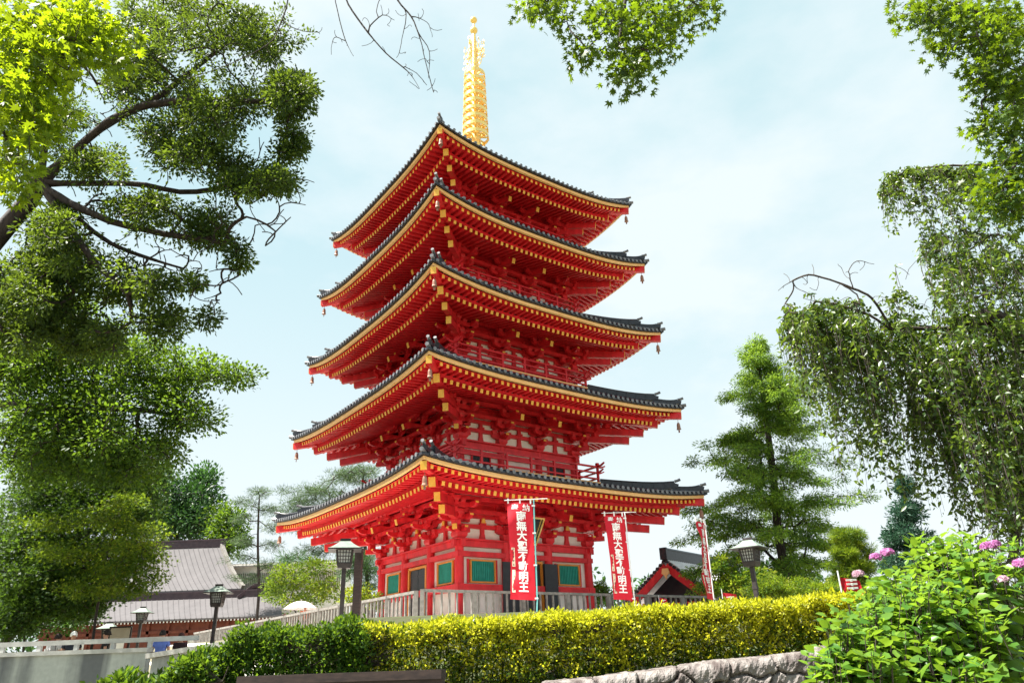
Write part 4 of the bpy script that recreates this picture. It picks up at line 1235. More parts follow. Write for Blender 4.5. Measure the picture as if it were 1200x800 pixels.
# ---- overhanging maple, top left (close to the viewer, backlit)
mp_base = G(-4.6, 2.2)
tree('overhanging_maple', 'bright backlit maple foliage hanging in at the top left corner', 'overhanging maples', [
    [mp_base, (-4.4, 2.3, 2.6), at(-60, 60, 3.3), at(10, 40, 3.3), at(70, 50, 3.3)], [at(-40, 80, 3.3), at(-5, 130, 3.2), at(15, 190, 3.2)], [at(20, 42, 3.3), at(60, 5, 3.3), at(110, -10, 3.4)]],
    [(20, 40, 45, 40, 3.3, .4, 51), (75, 25, 50, 35, 3.3, .35, 42), (115, 45, 32, 26, 3.3, .25, 20), (60, 75, 40, 35, 3.3, .35, 27), (15, 110, 30, 40, 3.2, .35, 36), (20, 165, 24, 40, 3.2, .3, 28), (15, 215, 14, 22, 3.2, .2, 9), (45, 135, 22, 24, 3.25, .25, 14), (135, 65, 12, 12, 3.3, .15, 6)],
    M['lf_maple'], 'star', .075, 14, .13, M['darkbark'], .0022, .09, .12, up=.7, expo=2.2, drop=.25)
tree('overhanging_maple', 'green maple sprays hanging in from the top edge, right of the spire', 'overhanging maples', [
    [G(2.2, -1.4), (2.0, -.6, 3.0), (1.7, 1.6, 5.4), at(740, -120, 3.5), at(735, -20, 3.5), at(725, 50, 3.5)], [at(738, -60, 3.5), at(690, -30, 3.5), at(640, 0, 3.5)], [at(738, -50, 3.5), at(790, -10, 3.5), at(825, 10, 3.5)], [at(728, 20, 3.5), at(690, 55, 3.5)]],
    [(635, 8, 34, 16, 3.5, .2, 21), (665, 28, 12, 10, 3.5, .1, 4), (715, 25, 34, 32, 3.5, .28, 30), (765, 20, 42, 30, 3.5, .28, 33), (740, 65, 30, 28, 3.5, .25, 22), (675, 62, 16, 14, 3.5, .15, 8), (728, 92, 16, 12, 3.5, .15, 8), (815, 14, 28, 18, 3.5, .2, 15), (770, 58, 18, 12, 3.5, .2, 8), (700, -20, 110, 15, 3.5, .3, 18)],
    M['lf_mapleg'], 'star', .062, 13, .115, M['darkbark'], .0022, .09, .12, up=.8, expo=2.2, drop=.2)
tree('overhanging_maple', 'backlit maple branches hanging down the upper right corner', 'overhanging maples', [
    [G(5.6, 3.2), (5.5, 3.3, 2.5), at(1310, 120, 4), at(1240, 60, 4), at(1160, 20, 4), at(1100, 0, 4)], [at(1280, 110, 4), at(1225, 160, 4), at(1185, 200, 4), at(1170, 240, 4)], [at(1230, 60, 4), at(1180, 90, 4), at(1150, 120, 4)]],
    [(1075, 8, 26, 16, 4, .2, 15), (1120, 22, 48, 26, 4, .35, 46), (1170, 35, 40, 40, 4, .35, 49), (1160, 85, 30, 30, 4, .3, 34), (1190, 110, 22, 40, 4, .3, 34), (1158, 150, 20, 18, 4, .2, 15), (1188, 180, 20, 34, 4, .25, 30), (1165, 222, 20, 30, 4, .2, 27), (1192, 245, 18, 24, 4, .2, 19), (1115, 55, 24, 14, 4, .2, 11)],
    M['lf_mapleg'], 'star', .066, 14, .13, M['darkbark'], .0022, .1, .13, up=.75, expo=2.2, drop=.2)

# ---- bare twigs at the top, left of the spire
def bare_tree():
    Y = 5.0
    base = G(-3.0, -2.0); e = empty('bare_tree', base); tag(e, 'bare dark twigs hanging from the top edge, left of the spire', 'tree', 'trees')
    hub = at(400, -130, Y)
    lines = [[base, (-2.8, -1.4, 3), (-2.3, 1.5, 6.2), hub, at(392, -20, Y), at(396, 15, Y), at(405, 48, Y), at(414, 66, Y)],
             [hub, at(345, -40, Y), at(337, 2, Y), at(328, 30, Y), at(314, 52, Y), at(270, 75, Y), at(222, 92, Y)],
             [at(395, -60, Y), at(404, -5, Y), at(425, 30, Y), at(452, 62, Y), at(478, 84, Y), at(492, 104, Y)],
             [at(398, -80, Y), at(450, -40, Y), at(466, 0, Y), at(482, 20, Y), at(492, 45, Y), at(500, 78, Y), at(508, 108, Y)],
             [at(466, 0, Y), at(476, 16, Y), at(472, 40, Y), at(468, 62, Y)], [at(482, 18, Y), at(500, 26, Y), at(506, 40, Y)],
             [at(330, 26, Y), at(352, 36, Y), at(372, 38, Y)], [at(428, 36, Y), at(448, 18, Y), at(462, 24, Y)], [at(404, 48, Y), at(392, 44, Y), at(388, 56, Y)],
             [at(490, 40, Y), at(503, 60, Y), at(502, 92, Y)], [at(440, 18, Y), at(444, 2, Y), at(452, -8, Y)], [at(470, 76, Y), at(488, 86, Y), at(500, 100, Y)]]
    tips = []
    for ln in lines[1:]:
        for p in ln[-3:]:
            for k in range(2): tips.append(p + RNG.normal(0, .055, 3))
    P, par, ends = colonize(lines, np.array(tips), .06, .3)
    bark_mesh('trunk', P - base, par, radii(P, par, .0022, 2.25, .09), M['darkbark'], e)
bare_tree()

# ---- distant and mid trees on the left
tree('round_tree', 'dense rounded dark green tree behind the temple hall', 'trees', [[G(at(205, 600, 76)[0], 76), at(205, 660, 76), at(205, 590, 76)]],
    [(180, 580, 34, 34, 76, 4, 70), (228, 592, 30, 40, 76, 4, 80), (200, 615, 55, 25, 76, 4, 60), (240, 565, 14, 14, 76, 2, 16)],
    M['lf_far'], 'simple', .42, 60, 1.3, M['darkbark'], .03, .5, 1.6, up=.6)
tree('broadleaf_tree', 'lighter green tree edge between the rounded tree and the small pine', 'trees', [[G(at(268, 640, 70)[0], 70), at(268, 640, 70), at(266, 608, 70)]],
    [(266, 606, 20, 14, 70, 2.5, 30), (272, 630, 18, 18, 70, 2.5, 26), (258, 625, 14, 14, 70, 2, 18)], M['lf_light'], 'simple', .34, 50, .9, M['darkbark'], .03, .3, 1.2, up=.7)
def pine(label, Y, trunk, pads, per=60, s=.30, r=.7, rt=.35, kind='needle', m='lf_pine', group='trees', flat=.45, wid=1.5):
    b = at(*trunk[0], Y); line = [G(b[0], b[1])] + [at(x, y, Y) for x, y in trunk]
    return tree('pine_tree', label, group, [line], [(x, y, rx, ry, Y, max(.6, rx * Y / FPX * .8), n) for x, y, rx, ry, n in pads],
         M[m], kind, s, per, r, M['darkbark'], .02, rt, .9, up=.3, flat=flat, wid=wid, bend=.1)
pine('slender pine with flat needle pads, left of the pagoda eave', 58, [(303, 700), (302, 640), (304, 580)],
     [(302, 577, 20, 5, 14), (290, 590, 18, 5, 14), (316, 596, 14, 5, 12), (284, 608, 14, 6, 12), (318, 618, 14, 5, 12), (290, 634, 22, 6, 16), (316, 640, 14, 5, 10), (280, 655, 18, 6, 12), (312, 660, 16, 5, 12), (292, 676, 24, 5, 12)])
pine('broad pine crown showing under the left eave of the pagoda', 60, [(432, 720), (428, 640), (424, 585), (426, 556)],
     [(425, 552, 26, 7, 30), (400, 560, 26, 8, 30), (372, 575, 30, 7, 30), (350, 590, 24, 6, 22), (395, 585, 34, 8, 34), (340, 602, 22, 6, 18), (378, 600, 34, 7, 28), (440, 570, 20, 10, 20), (360, 618, 26, 7, 22), (400, 640, 30, 8, 24), (375, 645, 22, 7, 18), (425, 655, 24, 12, 22), (340, 576, 10, 4, 6)], 70, .34, .85, .45)
pine('dark pine low behind the tall lantern, left of the pagoda wall', 46, [(436, 720), (432, 690), (428, 660)],
     [(420, 655, 22, 8, 26), (436, 668, 16, 8, 20), (412, 672, 14, 8, 14), (432, 686, 16, 8, 14), (345, 655, 22, 8, 20)], 70, .28, .6, .25, m='lf_far')
def shrub(name, label, blobs, leafm, Y, **kw):
    x = sum(b[0] for b in blobs) / len(blobs); b = at(x, 740, Y); d = dict(kind='simple', lsize=.13, per=50, rad=.4, r_tip=.006, r_max=.10, seg=.4, up=.8, flat=.7, cat='shrub', group='shrubs', parts=('stem', 'foliage'))
    d.update(kw); g = G(b[0], Y)
    d.setdefault('barkm', M['darkbark'])
    grp = d.pop('group')
    return tree(name, label, grp, [[g, g + (0, 0, .5)]], blobs, leafm, **d)
shrub('young_tree', 'bright yellow-green young tree below the left eave of the pagoda', [(345, 676, 34, 18, 41, 1.6, 36), (382, 690, 22, 16, 41, 1.3, 24), (325, 690, 16, 14, 41, 1.2, 16), (365, 664, 24, 8, 41, 1.2, 16), (350, 702, 40, 10, 41, 1.4, 24)], M['lf_ygreen'], 41, lsize=.16, rad=.5, cat='tree')
shrub('yellow_shrub', 'small yellow-leaved shrub between the tall lantern and the pagoda wall', [(418, 700, 16, 14, 33, .8, 22), (436, 706, 10, 12, 33, .8, 14)], M['lf_yellow'], 33, lsize=.13, rad=.36)
shrub('green_shrub', 'light green shrub behind the fence at the right corner of the pagoda', [(702, 696, 20, 14, 40, 1.2, 30)], M['lf_light'], 40, lsize=.15, rad=.45)

shrub('dark_shrub', 'dark shrubbery filling the shade under the left trees behind the rail', [(30, 722, 44, 20, 30, 1.2, 60), (88, 722, 26, 20, 30, 1, 40), (-20, 715, 30, 24, 30, 1, 30)], M['lf_dark'], 30, lsize=.12, rad=.45, per=70)
# ---- right side trees
def conifer():
    Y = 38.0
    b = at(925, 740, Y); line = [G(b[0], b[1]), at(922, 690, Y), at(912, 620, Y), at(904, 540, Y), at(895, 470, Y), at(885, 400, Y)]
    tr = np.array(line[1:]); tips = []
    top, bot = tr[-1], G(b[0], b[1]) + (0, 0, .6); H_ = top[2] - bot[2]
    zz = np.array([p[2] for p in line][::-1])[::-1]
    def axis(z):
        P_ = np.array(line); k = int(np.clip(np.searchsorted(P_[:, 2], z) - 1, 0, len(P_) - 2)); u = (z - P_[k, 2]) / (P_[k + 1, 2] - P_[k, 2]); return P_[k] + (P_[k + 1] - P_[k]) * u
    z = bot[2] + .9
    while z < top[2] - .1:
        u = (top[2] - z) / H_                              # 0 at the tip, 1 at the foot
        for q in range(int(RNG.integers(2, 5))):
            a = RNG.uniform(0, 2 * math.pi); Lb = (.25 + 4.6 * min(1, u * 1.75) ** .85 * (1 - .25 * max(0, u - .75))) * RNG.uniform(.45, 1.12)
            c = axis(z); rise = RNG.uniform(-.05, .45) * (1.1 - u) - .06
            d = np.array((math.cos(a), math.sin(a), 0)); sd_ = np.array((-d[1], d[0], 0))
            for w in range(max(2, int(Lb * 4.2))):
                f = RNG.uniform(.28, 1.0); lat = RNG.normal(0, .13 * Lb * (1.15 - f) + .1)
                tips.append(c + d * Lb * f + sd_ * lat + np.array((0, 0, Lb * f * rise - .10 * Lb * f * f + RNG.normal(0, .10))))
        z += RNG.uniform(.16, .36) * (.6 + u * .75)
    tree('conifer_tree', 'tall feathery conifer with lit lime sprays, behind the right lantern', 'trees', [line], None,
         M['lf_cedar'], 'lance', .17, 64, .46, M['darkbark'], .012, .34, .5, up=.6, flat=.6, wid=1.0, bend=.05, drop=.35, expo=2.1, tips=np.array(tips))
conifer()
Y = 50.0; b = at(1062, 740, Y)
tree('spruce_tree', 'dense blue-green conical conifer at right, behind the weeping cherry', 'trees', [[G(b[0], b[1]), at(1062, 640, Y), at(1060, 556, Y)]],
     [(1060, 572, 9, 14, Y, .6, 22), (1061, 600, 18, 16, Y, 1.2, 42), (1062, 630, 26, 18, Y, 1.8, 64), (1063, 662, 33, 18, Y, 2.2, 70)], M['lf_blue'], 'lance', .26, 70, .5, M['darkbark'], .02, .3, .8, up=.3, flat=.6, wid=1.1, bend=.05)
Y = 30.0; b = at(995, 740, Y)
tree('garden_pine', 'small clipped light green pine in rounded tiers, right of the tall conifer', 'trees', [[G(b[0], b[1]), at(997, 700, Y), at(996, 630, Y)]],
     [(993, 628, 18, 9, Y, .6, 34), (998, 646, 26, 10, Y, .9, 48), (998, 664, 28, 10, Y, 1, 50), (994, 684, 30, 11, Y, 1, 50)], M['lf_ygreen'], 'needle', .20, 110, .24, M['darkbark'], .01, .14, .4, up=.6, flat=.6, wid=1.8, bend=.05)
shrub('garden_shrub', 'loose bright green shrub between the narrow red banner and the right lantern', [(850, 662, 16, 12, 30, .8, 26), (862, 682, 24, 14, 30, .9, 40), (846, 690, 12, 8, 30, .6, 14), (885, 676, 22, 12, 30, .9, 34), (905, 690, 20, 10, 30, .9, 26)], M['lf_ygreen'], 30, lsize=.13, rad=.32)
shrub('rounded_shrub', 'low clipped bright green shrub under the tall conifer, right of the lantern post', [(905, 686, 26, 10, 27, .9, 50), (935, 688, 30, 10, 27, 1, 54), (888, 694, 20, 8, 27, .8, 30)], M['lf_ygreen'], 27, lsize=.08, rad=.22, per=80)
shrub('rounded_shrub', 'low pale green shrub behind the hedge, below the clipped pine', [(968, 692, 26, 8, 24, .8, 40), (1005, 696, 22, 8, 24, .8, 32)], M['lf_ygreen'], 24, lsize=.08, rad=.22, per=80)

# ---- distant tree line that closes the view
def treeline():
    T = []
    for k in range(420):
        a = RNG.uniform(-1.15, 1.15); d = RNG.uniform(105, 150)
        T.append((d * math.sin(a), d * math.cos(a), 2.75 + RNG.uniform(0, 1) ** .8 * (7 + 2.5 * math.sin(a * 9) + 1.5 * math.sin(a * 23))))
    T = np.array(T); per = 70; N = len(T) * per
    off = unit(RNG.normal(size=(N, 3))) * (RNG.random((N, 1)) ** .4) * 3.4; off[:, 2] *= .7
    pos = np.repeat(T, per, 0) + off; pos[:, 2] = np.maximum(pos[:, 2], 2.8)
    o = leaves('distant_wood', pos, RNG.normal(size=(N, 3)), RNG.normal(0, .5, (N, 3)) + np.array([0, 0, .6]), RNG.uniform(.7, 1.2, N), 'simple', M['lf_far'], None)
    tag(o, kind='stuff')
treeline()

# ---- weeping cherry on the right
def weeping():
    Yc = 9.5
    base = G(6.5, 9.05); e = empty('weeping_cherry', base); tag(e, 'weeping cherry on the right with drooping leafy strands and a bare branch end', 'tree', 'trees')
    lines = [[base, at(1186, 720, 9.0), at(1188, 650, 9.0), at(1202, 560, 9.1), at(1215, 470, 9.2), at(1225, 360, 9.3), at(1215, 260, 9.4), at(1175, 200, 9.5), at(1130, 194, 9.5), at(1075, 198, 9.5), at(1045, 208, 9.5)],
             [at(1220, 420, 9.2), at(1165, 372, 9.2), at(1110, 385, 9.1), at(1065, 384, 9.0), at(1045, 385, 9), at(1010, 365, 8.9), at(975, 356, 8.8), at(950, 352, 8.8)],
             [at(1110, 385, 9.1), at(1060, 382, 9.4), at(1025, 400, 9.6), at(1000, 412, 9.6), at(985, 425, 9.6)],
             [at(1045, 385, 9), at(1022, 350, 8.8), at(1000, 338, 8.7), at(972, 328, 8.6), at(948, 322, 8.6), at(925, 331, 8.6), at(912, 340, 8.6)],
             [at(1000, 338, 8.7), at(995, 318, 8.6), at(1004, 306, 8.6), at(1024, 309, 8.6)], [at(985, 332, 8.6), at(1004, 345, 8.6), at(1008, 360, 8.6)],
             [at(1215, 300, 9.3), at(1170, 275, 9.3), at(1140, 290, 9.3), at(1115, 303, 9.3), at(1085, 300, 9.3)], [at(1140, 290, 9.3), at(1150, 278, 9.3)],
             [at(1210, 520, 9.1), at(1180, 480, 9), at(1140, 462, 8.9), at(1100, 470, 8.8)], [at(1170, 372, 9.2), at(1150, 430, 9.4), at(1100, 440, 9.6), at(1060, 445, 9.7)],
             [at(1205, 545, 9.1), at(1192, 500, 9.3), at(1160, 490, 9.5)]]
    sets = [  # x range, y of attachment, strand length in photo px, distance, spread, count
        (1034, 1060, 203, 232, 22, 72, 9.5, .2, 26), (1055, 1150, 197, 210, 16, 62, 9.5, .2, 60), (1070, 1150, 200, 214, 40, 90, 9.5, .2, 16), (1070, 1180, 212, 300, 30, 90, 9.4, .4, 44), (1085, 1200, 270, 320, 40, 130, 9.3, .5, 56), (1100, 1200, 300, 400, 60, 150, 9.2, .6, 60), (1040, 1120, 310, 385, 25, 70, 9.1, .4, 26),
        (916, 960, 358, 400, 50, 180, 8.9, .35, 62), (955, 1010, 352, 405, 70, 210, 9.0, .4, 66), (985, 1015, 400, 430, 60, 160, 9.5, .3, 22),
        (1010, 1070, 375, 425, 60, 180, 9.2, .4, 58), (1065, 1130, 388, 440, 80, 210, 9.2, .5, 74), (1125, 1200, 370, 470, 90, 240, 9.2, .6, 92), (1090, 1200, 460, 540, 70, 150, 9.0, .5, 70), (1060, 1110, 445, 500, 60, 130, 9.5, .3, 30), (1150, 1205, 520, 590, 50, 110, 9.1, .5, 36), (1200, 1340, 280, 460, 80, 220, 9.3, .6, 90)]
    tips, lens = [], []
    for (x0, x1, ya, yb, l0, l1, Yd, sd_, n) in sets:
        for k in range(round(n * 1.25)):
            px = RNG.uniform(x0, x1); L = RNG.uniform(l0, l1) / FPX * 9.2
            if px < 960: L *= .5 + .5 * (px - 914) / 46
            tips.append(at(px, RNG.uniform(ya, yb), Yd + RNG.normal(0, sd_))); lens.append(L)
    tips = np.array(tips)
    bare_ = [at(RNG.uniform(915, 1010), RNG.uniform(308, 360), 8.65 + RNG.normal(0, .12)) for k in range(40)] + [at(RNG.uniform(1060, 1190), RNG.uniform(215, 420), 9.3 + RNG.normal(0, .3)) for k in range(40)]
    nl = len(tips)
    P, par, ends = colonize(lines, np.concatenate([tips, bare_]), .16, .30)
    ends = [q for q in ends if q[0] < nl]
    rr = np.minimum(radii(P, par, .0035, 2.35, .30), .25)
    for i in range(len(P)):
        if P[i][0] > 6.2 and P[i][2] < 7.5 and rr[i] > .03: rr[i] = max(rr[i], .20 - .014 * P[i][2])
    sp, sd, sn, ss, sr = [], [], [], [], []
    SV, SP, SR = [], [], []
    def leaf(pt, tone):
        a = RNG.uniform(0, 2 * math.pi)
        sp.append(pt + RNG.normal(0, .028, 3)); sd.append((math.cos(a) * .75, math.sin(a) * .75, -.5 + RNG.normal(0, .4))); sn.append((RNG.normal(0, .7), RNG.normal(0, .7), .6)); ss.append(RNG.uniform(.045, .105)); sr.append(tone + RNG.normal(0, .2))
    for ti, j in ends:
        p = P[j]; L = lens[ti]; vig = RNG.uniform(.5, 1.35); tone = RNG.normal(.42, .22)
        d0 = p - P[par[j]]; d0[2] = 0; d0 = d0 / (np.linalg.norm(d0) + .01) * RNG.uniform(.05, .16)
        q = j
        for _ in range(5):       # leaves on the carrying twig too
            for w in range(RNG.poisson(2.6)): leaf(P[q], tone)
            q = par[q]
            if q < 0 or rr[q] > .03: break
        m2 = max(4, int(L / .07)); sw = RNG.normal(0, .05, 2); ph = RNG.uniform(0, 6)
        for s in range(0, m2 + 1):
            u = s / m2
            pt = p + np.array((sw[0] * math.sin(u * 3 + ph) - sw[0] * math.sin(ph), sw[1] * math.sin(u * 4), 0)) + d0 * (1 - (1 - u) ** 3) - np.array((0, 0, L * u * u if u < .25 else L * (u - .25) * 1.25 + L * .0625))
            SV.append(pt); SP.append(len(SV) - 2 if s else -1); SR.append(.0045 * (1 - u * .6))
            for w in range(RNG.poisson(2.0 * vig * (.45 + .9 * (math.sin(s * .45 + ph * 3) > -.1)))): leaf(pt, tone)
    n0 = len(P)
    PP = np.concatenate([P, np.array(SV)]); pp = np.concatenate([par, np.array([x + n0 if x >= 0 else -1 for x in SP])]); R_ = np.concatenate([rr, np.array(SR)])
    bark_mesh('trunk', PP - base, pp, R_, M['bark'], e, 5)
    leaves('crown', np.array(sp) - base, np.array(sd), np.array(sn), np.array(ss), 'lance', M['lf_cherry'], e, 1.6, np.clip(np.array(sr), 0, 1))
weeping()

# ---- hedge
def hedge(name, label, x0, x1, y0, y1, ztop, n, leafm, lsize, per, rad, mat2=None, group=None, zsoil=None, zmin=0.0, rough=.05, leafk='simple', rbar=.0035):
    g = np.array(((x0 + x1) / 2, (y0 + y1) / 2, H((x0 + x1) / 2, (y0 + y1) / 2)))
    e = empty(name, g); tag(e, label, 'hedge' if name == 'hedge' else 'shrub', group)
    C, D, Z = [], [], []
    SV, SP, SR = [], [], []
    # many stems rising from the ground and forking
    ns = int((x1 - x0) * 10)
    tips = []
    for k in range(n):
        x = RNG.uniform(x0, x1); u = RNG.random()
        if u < .42: y, zf = RNG.uniform(y0, y1), 1 - abs(RNG.normal(0, .06))
        elif u < .84: y, zf = y0 + abs(RNG.normal(0, .10)), RNG.uniform(zmin, 1)
        else: y, zf = RNG.uniform(y0, y1), RNG.uniform(.2, 1)
        zt = ztop(x) + rough * (math.sin(x * 5.1) * .5 + math.sin(x * 13.7 + y * 7) * .4)
        zb = H(x, y)
        if mat2 is not None and 0 < 1: y = y + 0
        edge = min(x - x0, x1 - x, .35) / .35
        z = zb + (zt - zb) * zf * (1 - .18 * (1 - edge) ** 2)
        tips.append((x + RNG.normal(0, .02), y + RNG.normal(0, .02), z, zf))
    tips = np.array(tips)
    stems = []
    for k in range(ns):
        x = x0 + (x1 - x0) * (k + .5) / ns + RNG.normal(0, .03); y = RNG.uniform(y0 + .18, y1 - .2); zb = H(x, y) - .02
        p = np.array((x, y, zb)); i_prev = -1
        hgt = (ztop(x) - zb) * .8
        dx, dy = RNG.normal(0, .16), RNG.normal(-.06, .12)
        for s in range(6):
            u = s / 5
            SV.append(p + np.array((dx * u * u + RNG.normal(0, .012), dy * u * u + RNG.normal(0, .012), hgt * u))); SP.append(len(SV) - 2 if s else -1); SR.append(.014 - .009 * u)
        stems.append(len(SV))
    A = np.array(SV); nA = len(A)
    for (x, y, z, zf) in tips:
        t = np.array((x, y, z)); d = ((A - t) ** 2); d[:, 2] *= .5; d = d.sum(1) + np.where(A[:, 2] > z, 1.0, 0)
        j = int(np.argmin(d)); p = A[j]
        mid = (p + t) / 2 + np.array((RNG.normal(0, .02), RNG.normal(0, .02), -.02))
        SV.append(mid); SP.append(j); SR.append(rbar * 1.2); SV.append(t); SP.append(len(SV) - 2); SR.append(rbar * .7)
    bark_mesh('stem', np.array(SV) - g, SP, SR, M['bark'], e, 4)
    N = len(tips) * per
    c = np.repeat(tips[:, :3], per, 0); zf = np.repeat(tips[:, 3], per)
    off = unit(RNG.normal(size=(N, 3))) * (RNG.random((N, 1)) ** .5) * rad; off[:, 2] *= 1.2
    pos = c + off
    fw = unit(off) + RNG.normal(0, .35, (N, 3)) + np.array((0, -.15, .45))
    nr = RNG.normal(0, .6, (N, 3)) + np.array((0, -.2, .7))
    sz = lsize * RNG.uniform(.65, 1.25, N)
    tr = np.repeat(RNG.normal(0, .2, len(tips)), per)
    if mat2 is None:
        leaves('foliage', pos - g, fw, nr, sz, leafk, leafm, e, 1.0, np.clip(RNG.normal(.45, .2, N) + tr, 0, 1))
    else:
        # new golden growth sits at the shoot ends near the top; older leaves below are green
        xs = pos[:, 0]
        lean = np.clip((xs + 2.5) / 3.4, 0, 1)          # greener plants towards the left end
        f = zf * .75 + .30 + tr * .9 + RNG.normal(0, .12, N) - .36 * (1 - lean)
        new = f > .62
        leaves('new_foliage', (pos - g)[new], fw[new], nr[new], sz[new], leafk, leafm, e, 1.0, np.clip(RNG.normal(.45, .22, new.sum()) + tr[new], 0, 1))
        old = ~new
        leaves('old_foliage', (pos - g)[old], fw[old], nr[old], sz[old], leafk, mat2, e, 1.0, np.clip(RNG.normal(.45, .22, old.sum()) + tr[old], 0, 1))
hedge('hedge', 'long clipped golden-green hedge across the middle, above the stone wall', -2.4, 4.75, 9.95, 11.0, lambda x: 2.075 + .025 * x, 6400, M['lf_hedge'], .05, 17, .072, M['lf_hedgeg'])
hedge('clipped_shrub', 'dark green clipped shrub at the left end of the golden hedge', -3.95, -1.95, 9.7, 11.0, lambda x: 2.02 - .09 * max(0, -2.7 - x) ** 1.3, 2100, M['lf_light'], .056, 14, .085, None, 'shrubs', rough=.17)
hedge('clipped_shrub', 'lighter green leafy shrub at the far left end of the hedge row', -4.45, -3.70, 9.4, 10.4, lambda x: 1.84 - .9 * max(0, -3.95 - x) ** 1.2, 420, M['lf_light'], .07, 14, .09, None, 'shrubs', rough=.09)
hedge('clipped_shrub', 'low bright green shrub below the sloping coping at lower left', -6.4, -4.9, 11.4, 12.3, lambda x: 1.42 + .05 * math.sin(x * 4), 320, M['lf_light'], .11, 12, .11, None, 'shrubs', rough=.12)

# planting bed: dark soil and low green under the hedge and on the bank behind it
def bed():
    xs = np.arange(-4.6, 14.1, .6); ys = [9.72, 10.2, 11, 11.8, 12.6, 13.4, 14.2, 15, 15.8, 16.6, 17.4, 18.0, 19, 19.9, 20.8]
    mb = MB(); mb.grid([[(x, y, H(x, y) + .03) for y in ys] for x in xs])
    tag(mb.build('planting_bed', pmat('dark_soil_bed', (.045, .038, .02), (.06, .085, .025), 2.5, .95)), kind='structure')
bed()
# ---- hydrangea
def hydrangea():
    base = G(2.9, 5.2); e = empty('hydrangea_bush', base); tag(e, 'hydrangea bush with broad bright leaves and mauve flower heads, front right', 'bush', 'shrubs')
    blobs = [(1080, 700, 60, 34, 5.4, .55, 46), (1010, 745, 50, 36, 5.1, .5, 46), (1130, 665, 55, 26, 5.9, .5, 42), (1062, 770, 80, 36, 4.9, .5, 58), (1150, 735, 24, 40, 5.3, .4, 18), (985, 780, 34, 24, 4.9, .3, 22), (1050, 690, 36, 22, 5.7, .4, 20), (1125, 640, 40, 14, 6.2, .4, 22), (1120, 720, 60, 50, 5.7, .7, 44), (1130, 785, 40, 18, 4.9, .4, 18), (1030, 715, 40, 24, 5.5, .4, 26), (1085, 645, 26, 14, 6.1, .3, 12), (1190, 640, 12, 10, 6, .3, 4)]
    blobs = [b[:6] + (int(b[6] * 2.1),) for b in blobs]
    T = blob_tips(blobs); o0 = base
    SV, SP, SR = [], [], []; lp, lf, ln, ls, lr = [], [], [], [], []
    for t in T:
        root = np.array((t[0] + RNG.normal(0, .12) - .04, t[1] + .18 + RNG.normal(0, .12), 0.0)); m = 6; i0 = len(SV)
        for s in range(m + 1):
            u = s / m; SV.append(root + (t - root) * np.array((u ** 1.6, u ** 1.6, u)) + RNG.normal(0, .008, 3)); SP.append(len(SV) - 2 if s else -1); SR.append(.0055 - .003 * u)
        # opposite pairs of leaves down the top of the shoot
        rot = RNG.uniform(0, math.pi)
        for pr in range(6):
            pt = t - np.array((0, 0, (.05 + .02 * pr) * pr)) + RNG.normal(0, .02, 3) + (root - t) * np.array((.04, .04, 0)) * pr
            if pt[2] < .25: break
            for side in (0, math.pi):
                a = rot + side + pr * math.pi / 2 + RNG.normal(0, .25); tilt = .40 - .26 * pr + RNG.normal(0, .38)
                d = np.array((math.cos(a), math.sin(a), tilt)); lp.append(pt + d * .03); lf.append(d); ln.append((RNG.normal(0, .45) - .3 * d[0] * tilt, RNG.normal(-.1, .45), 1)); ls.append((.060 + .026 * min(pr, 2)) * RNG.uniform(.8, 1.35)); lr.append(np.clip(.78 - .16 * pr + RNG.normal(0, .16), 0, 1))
    bark_mesh('stem', np.array(SV) - o0, SP, SR, M['bark'], e, 5)
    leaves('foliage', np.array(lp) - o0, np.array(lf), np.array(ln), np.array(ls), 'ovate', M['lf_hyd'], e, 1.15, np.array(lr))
    def head(x, y, Y, r, m, n):
        c = at(x, y - 7, Y - .45); d = unit(RNG.normal(size=(n, 3))); d[:, 2] = np.abs(d[:, 2]) * .8; d = unit(d)
        P, F, N_ = [], [], []
        for v in d:
            k0 = RNG.uniform(0, 1.5); t1 = unit(np.cross(v, (0.3, .2, 1))); t2 = np.cross(v, t1)
            for k in range(4):
                a = k0 + k * math.pi / 2; P.append(c + v * r * .85 * np.array((1, 1, .7))); F.append(math.cos(a) * t1 + math.sin(a) * t2 + v * .15); N_.append(v)
        o = leaves('flower_head', np.array(P) - o0, np.array(F), np.array(N_), .022, 'petal', m, e)
        return c
    for (x, y, Y, r, m, n) in ((1040, 655, 6.2, .055, 'petal', 44), (1026, 660, 6.2, .045, 'petal', 32), (1006, 680, 6.0, .045, 'petalp', 32), (1158, 648, 6.2, .06, 'petal', 46), (1165, 645, 6.3, .05, 'petal', 36), (1197, 668, 5.8, .06, 'petal', 44), (1176, 686, 5.7, .035, 'petalp', 22)):
        head(x, y, Y, r, M[m], n)
hydrangea()
# undergrowth below the hydrangea so the bank is planted, not bare
def undergrowth():
    N = 5200
    x = RNG.uniform(-6, 7.5, N); y = RNG.uniform(6.6, 9.3, N); z = np.zeros(N)
    pos = np.stack([x, y, z + RNG.uniform(0, .22, N)], 1)
    o = leaves('ground_cover', pos, RNG.normal(0, .6, (N, 3)) + np.array((0, 0, .8)), RNG.normal(0, .6, (N, 3)) + np.array((0, -.3, .6)), RNG.uniform(.08, .16, N), 'simple', M['lf_mid'], None)
    tag(o, kind='stuff')
undergrowth()

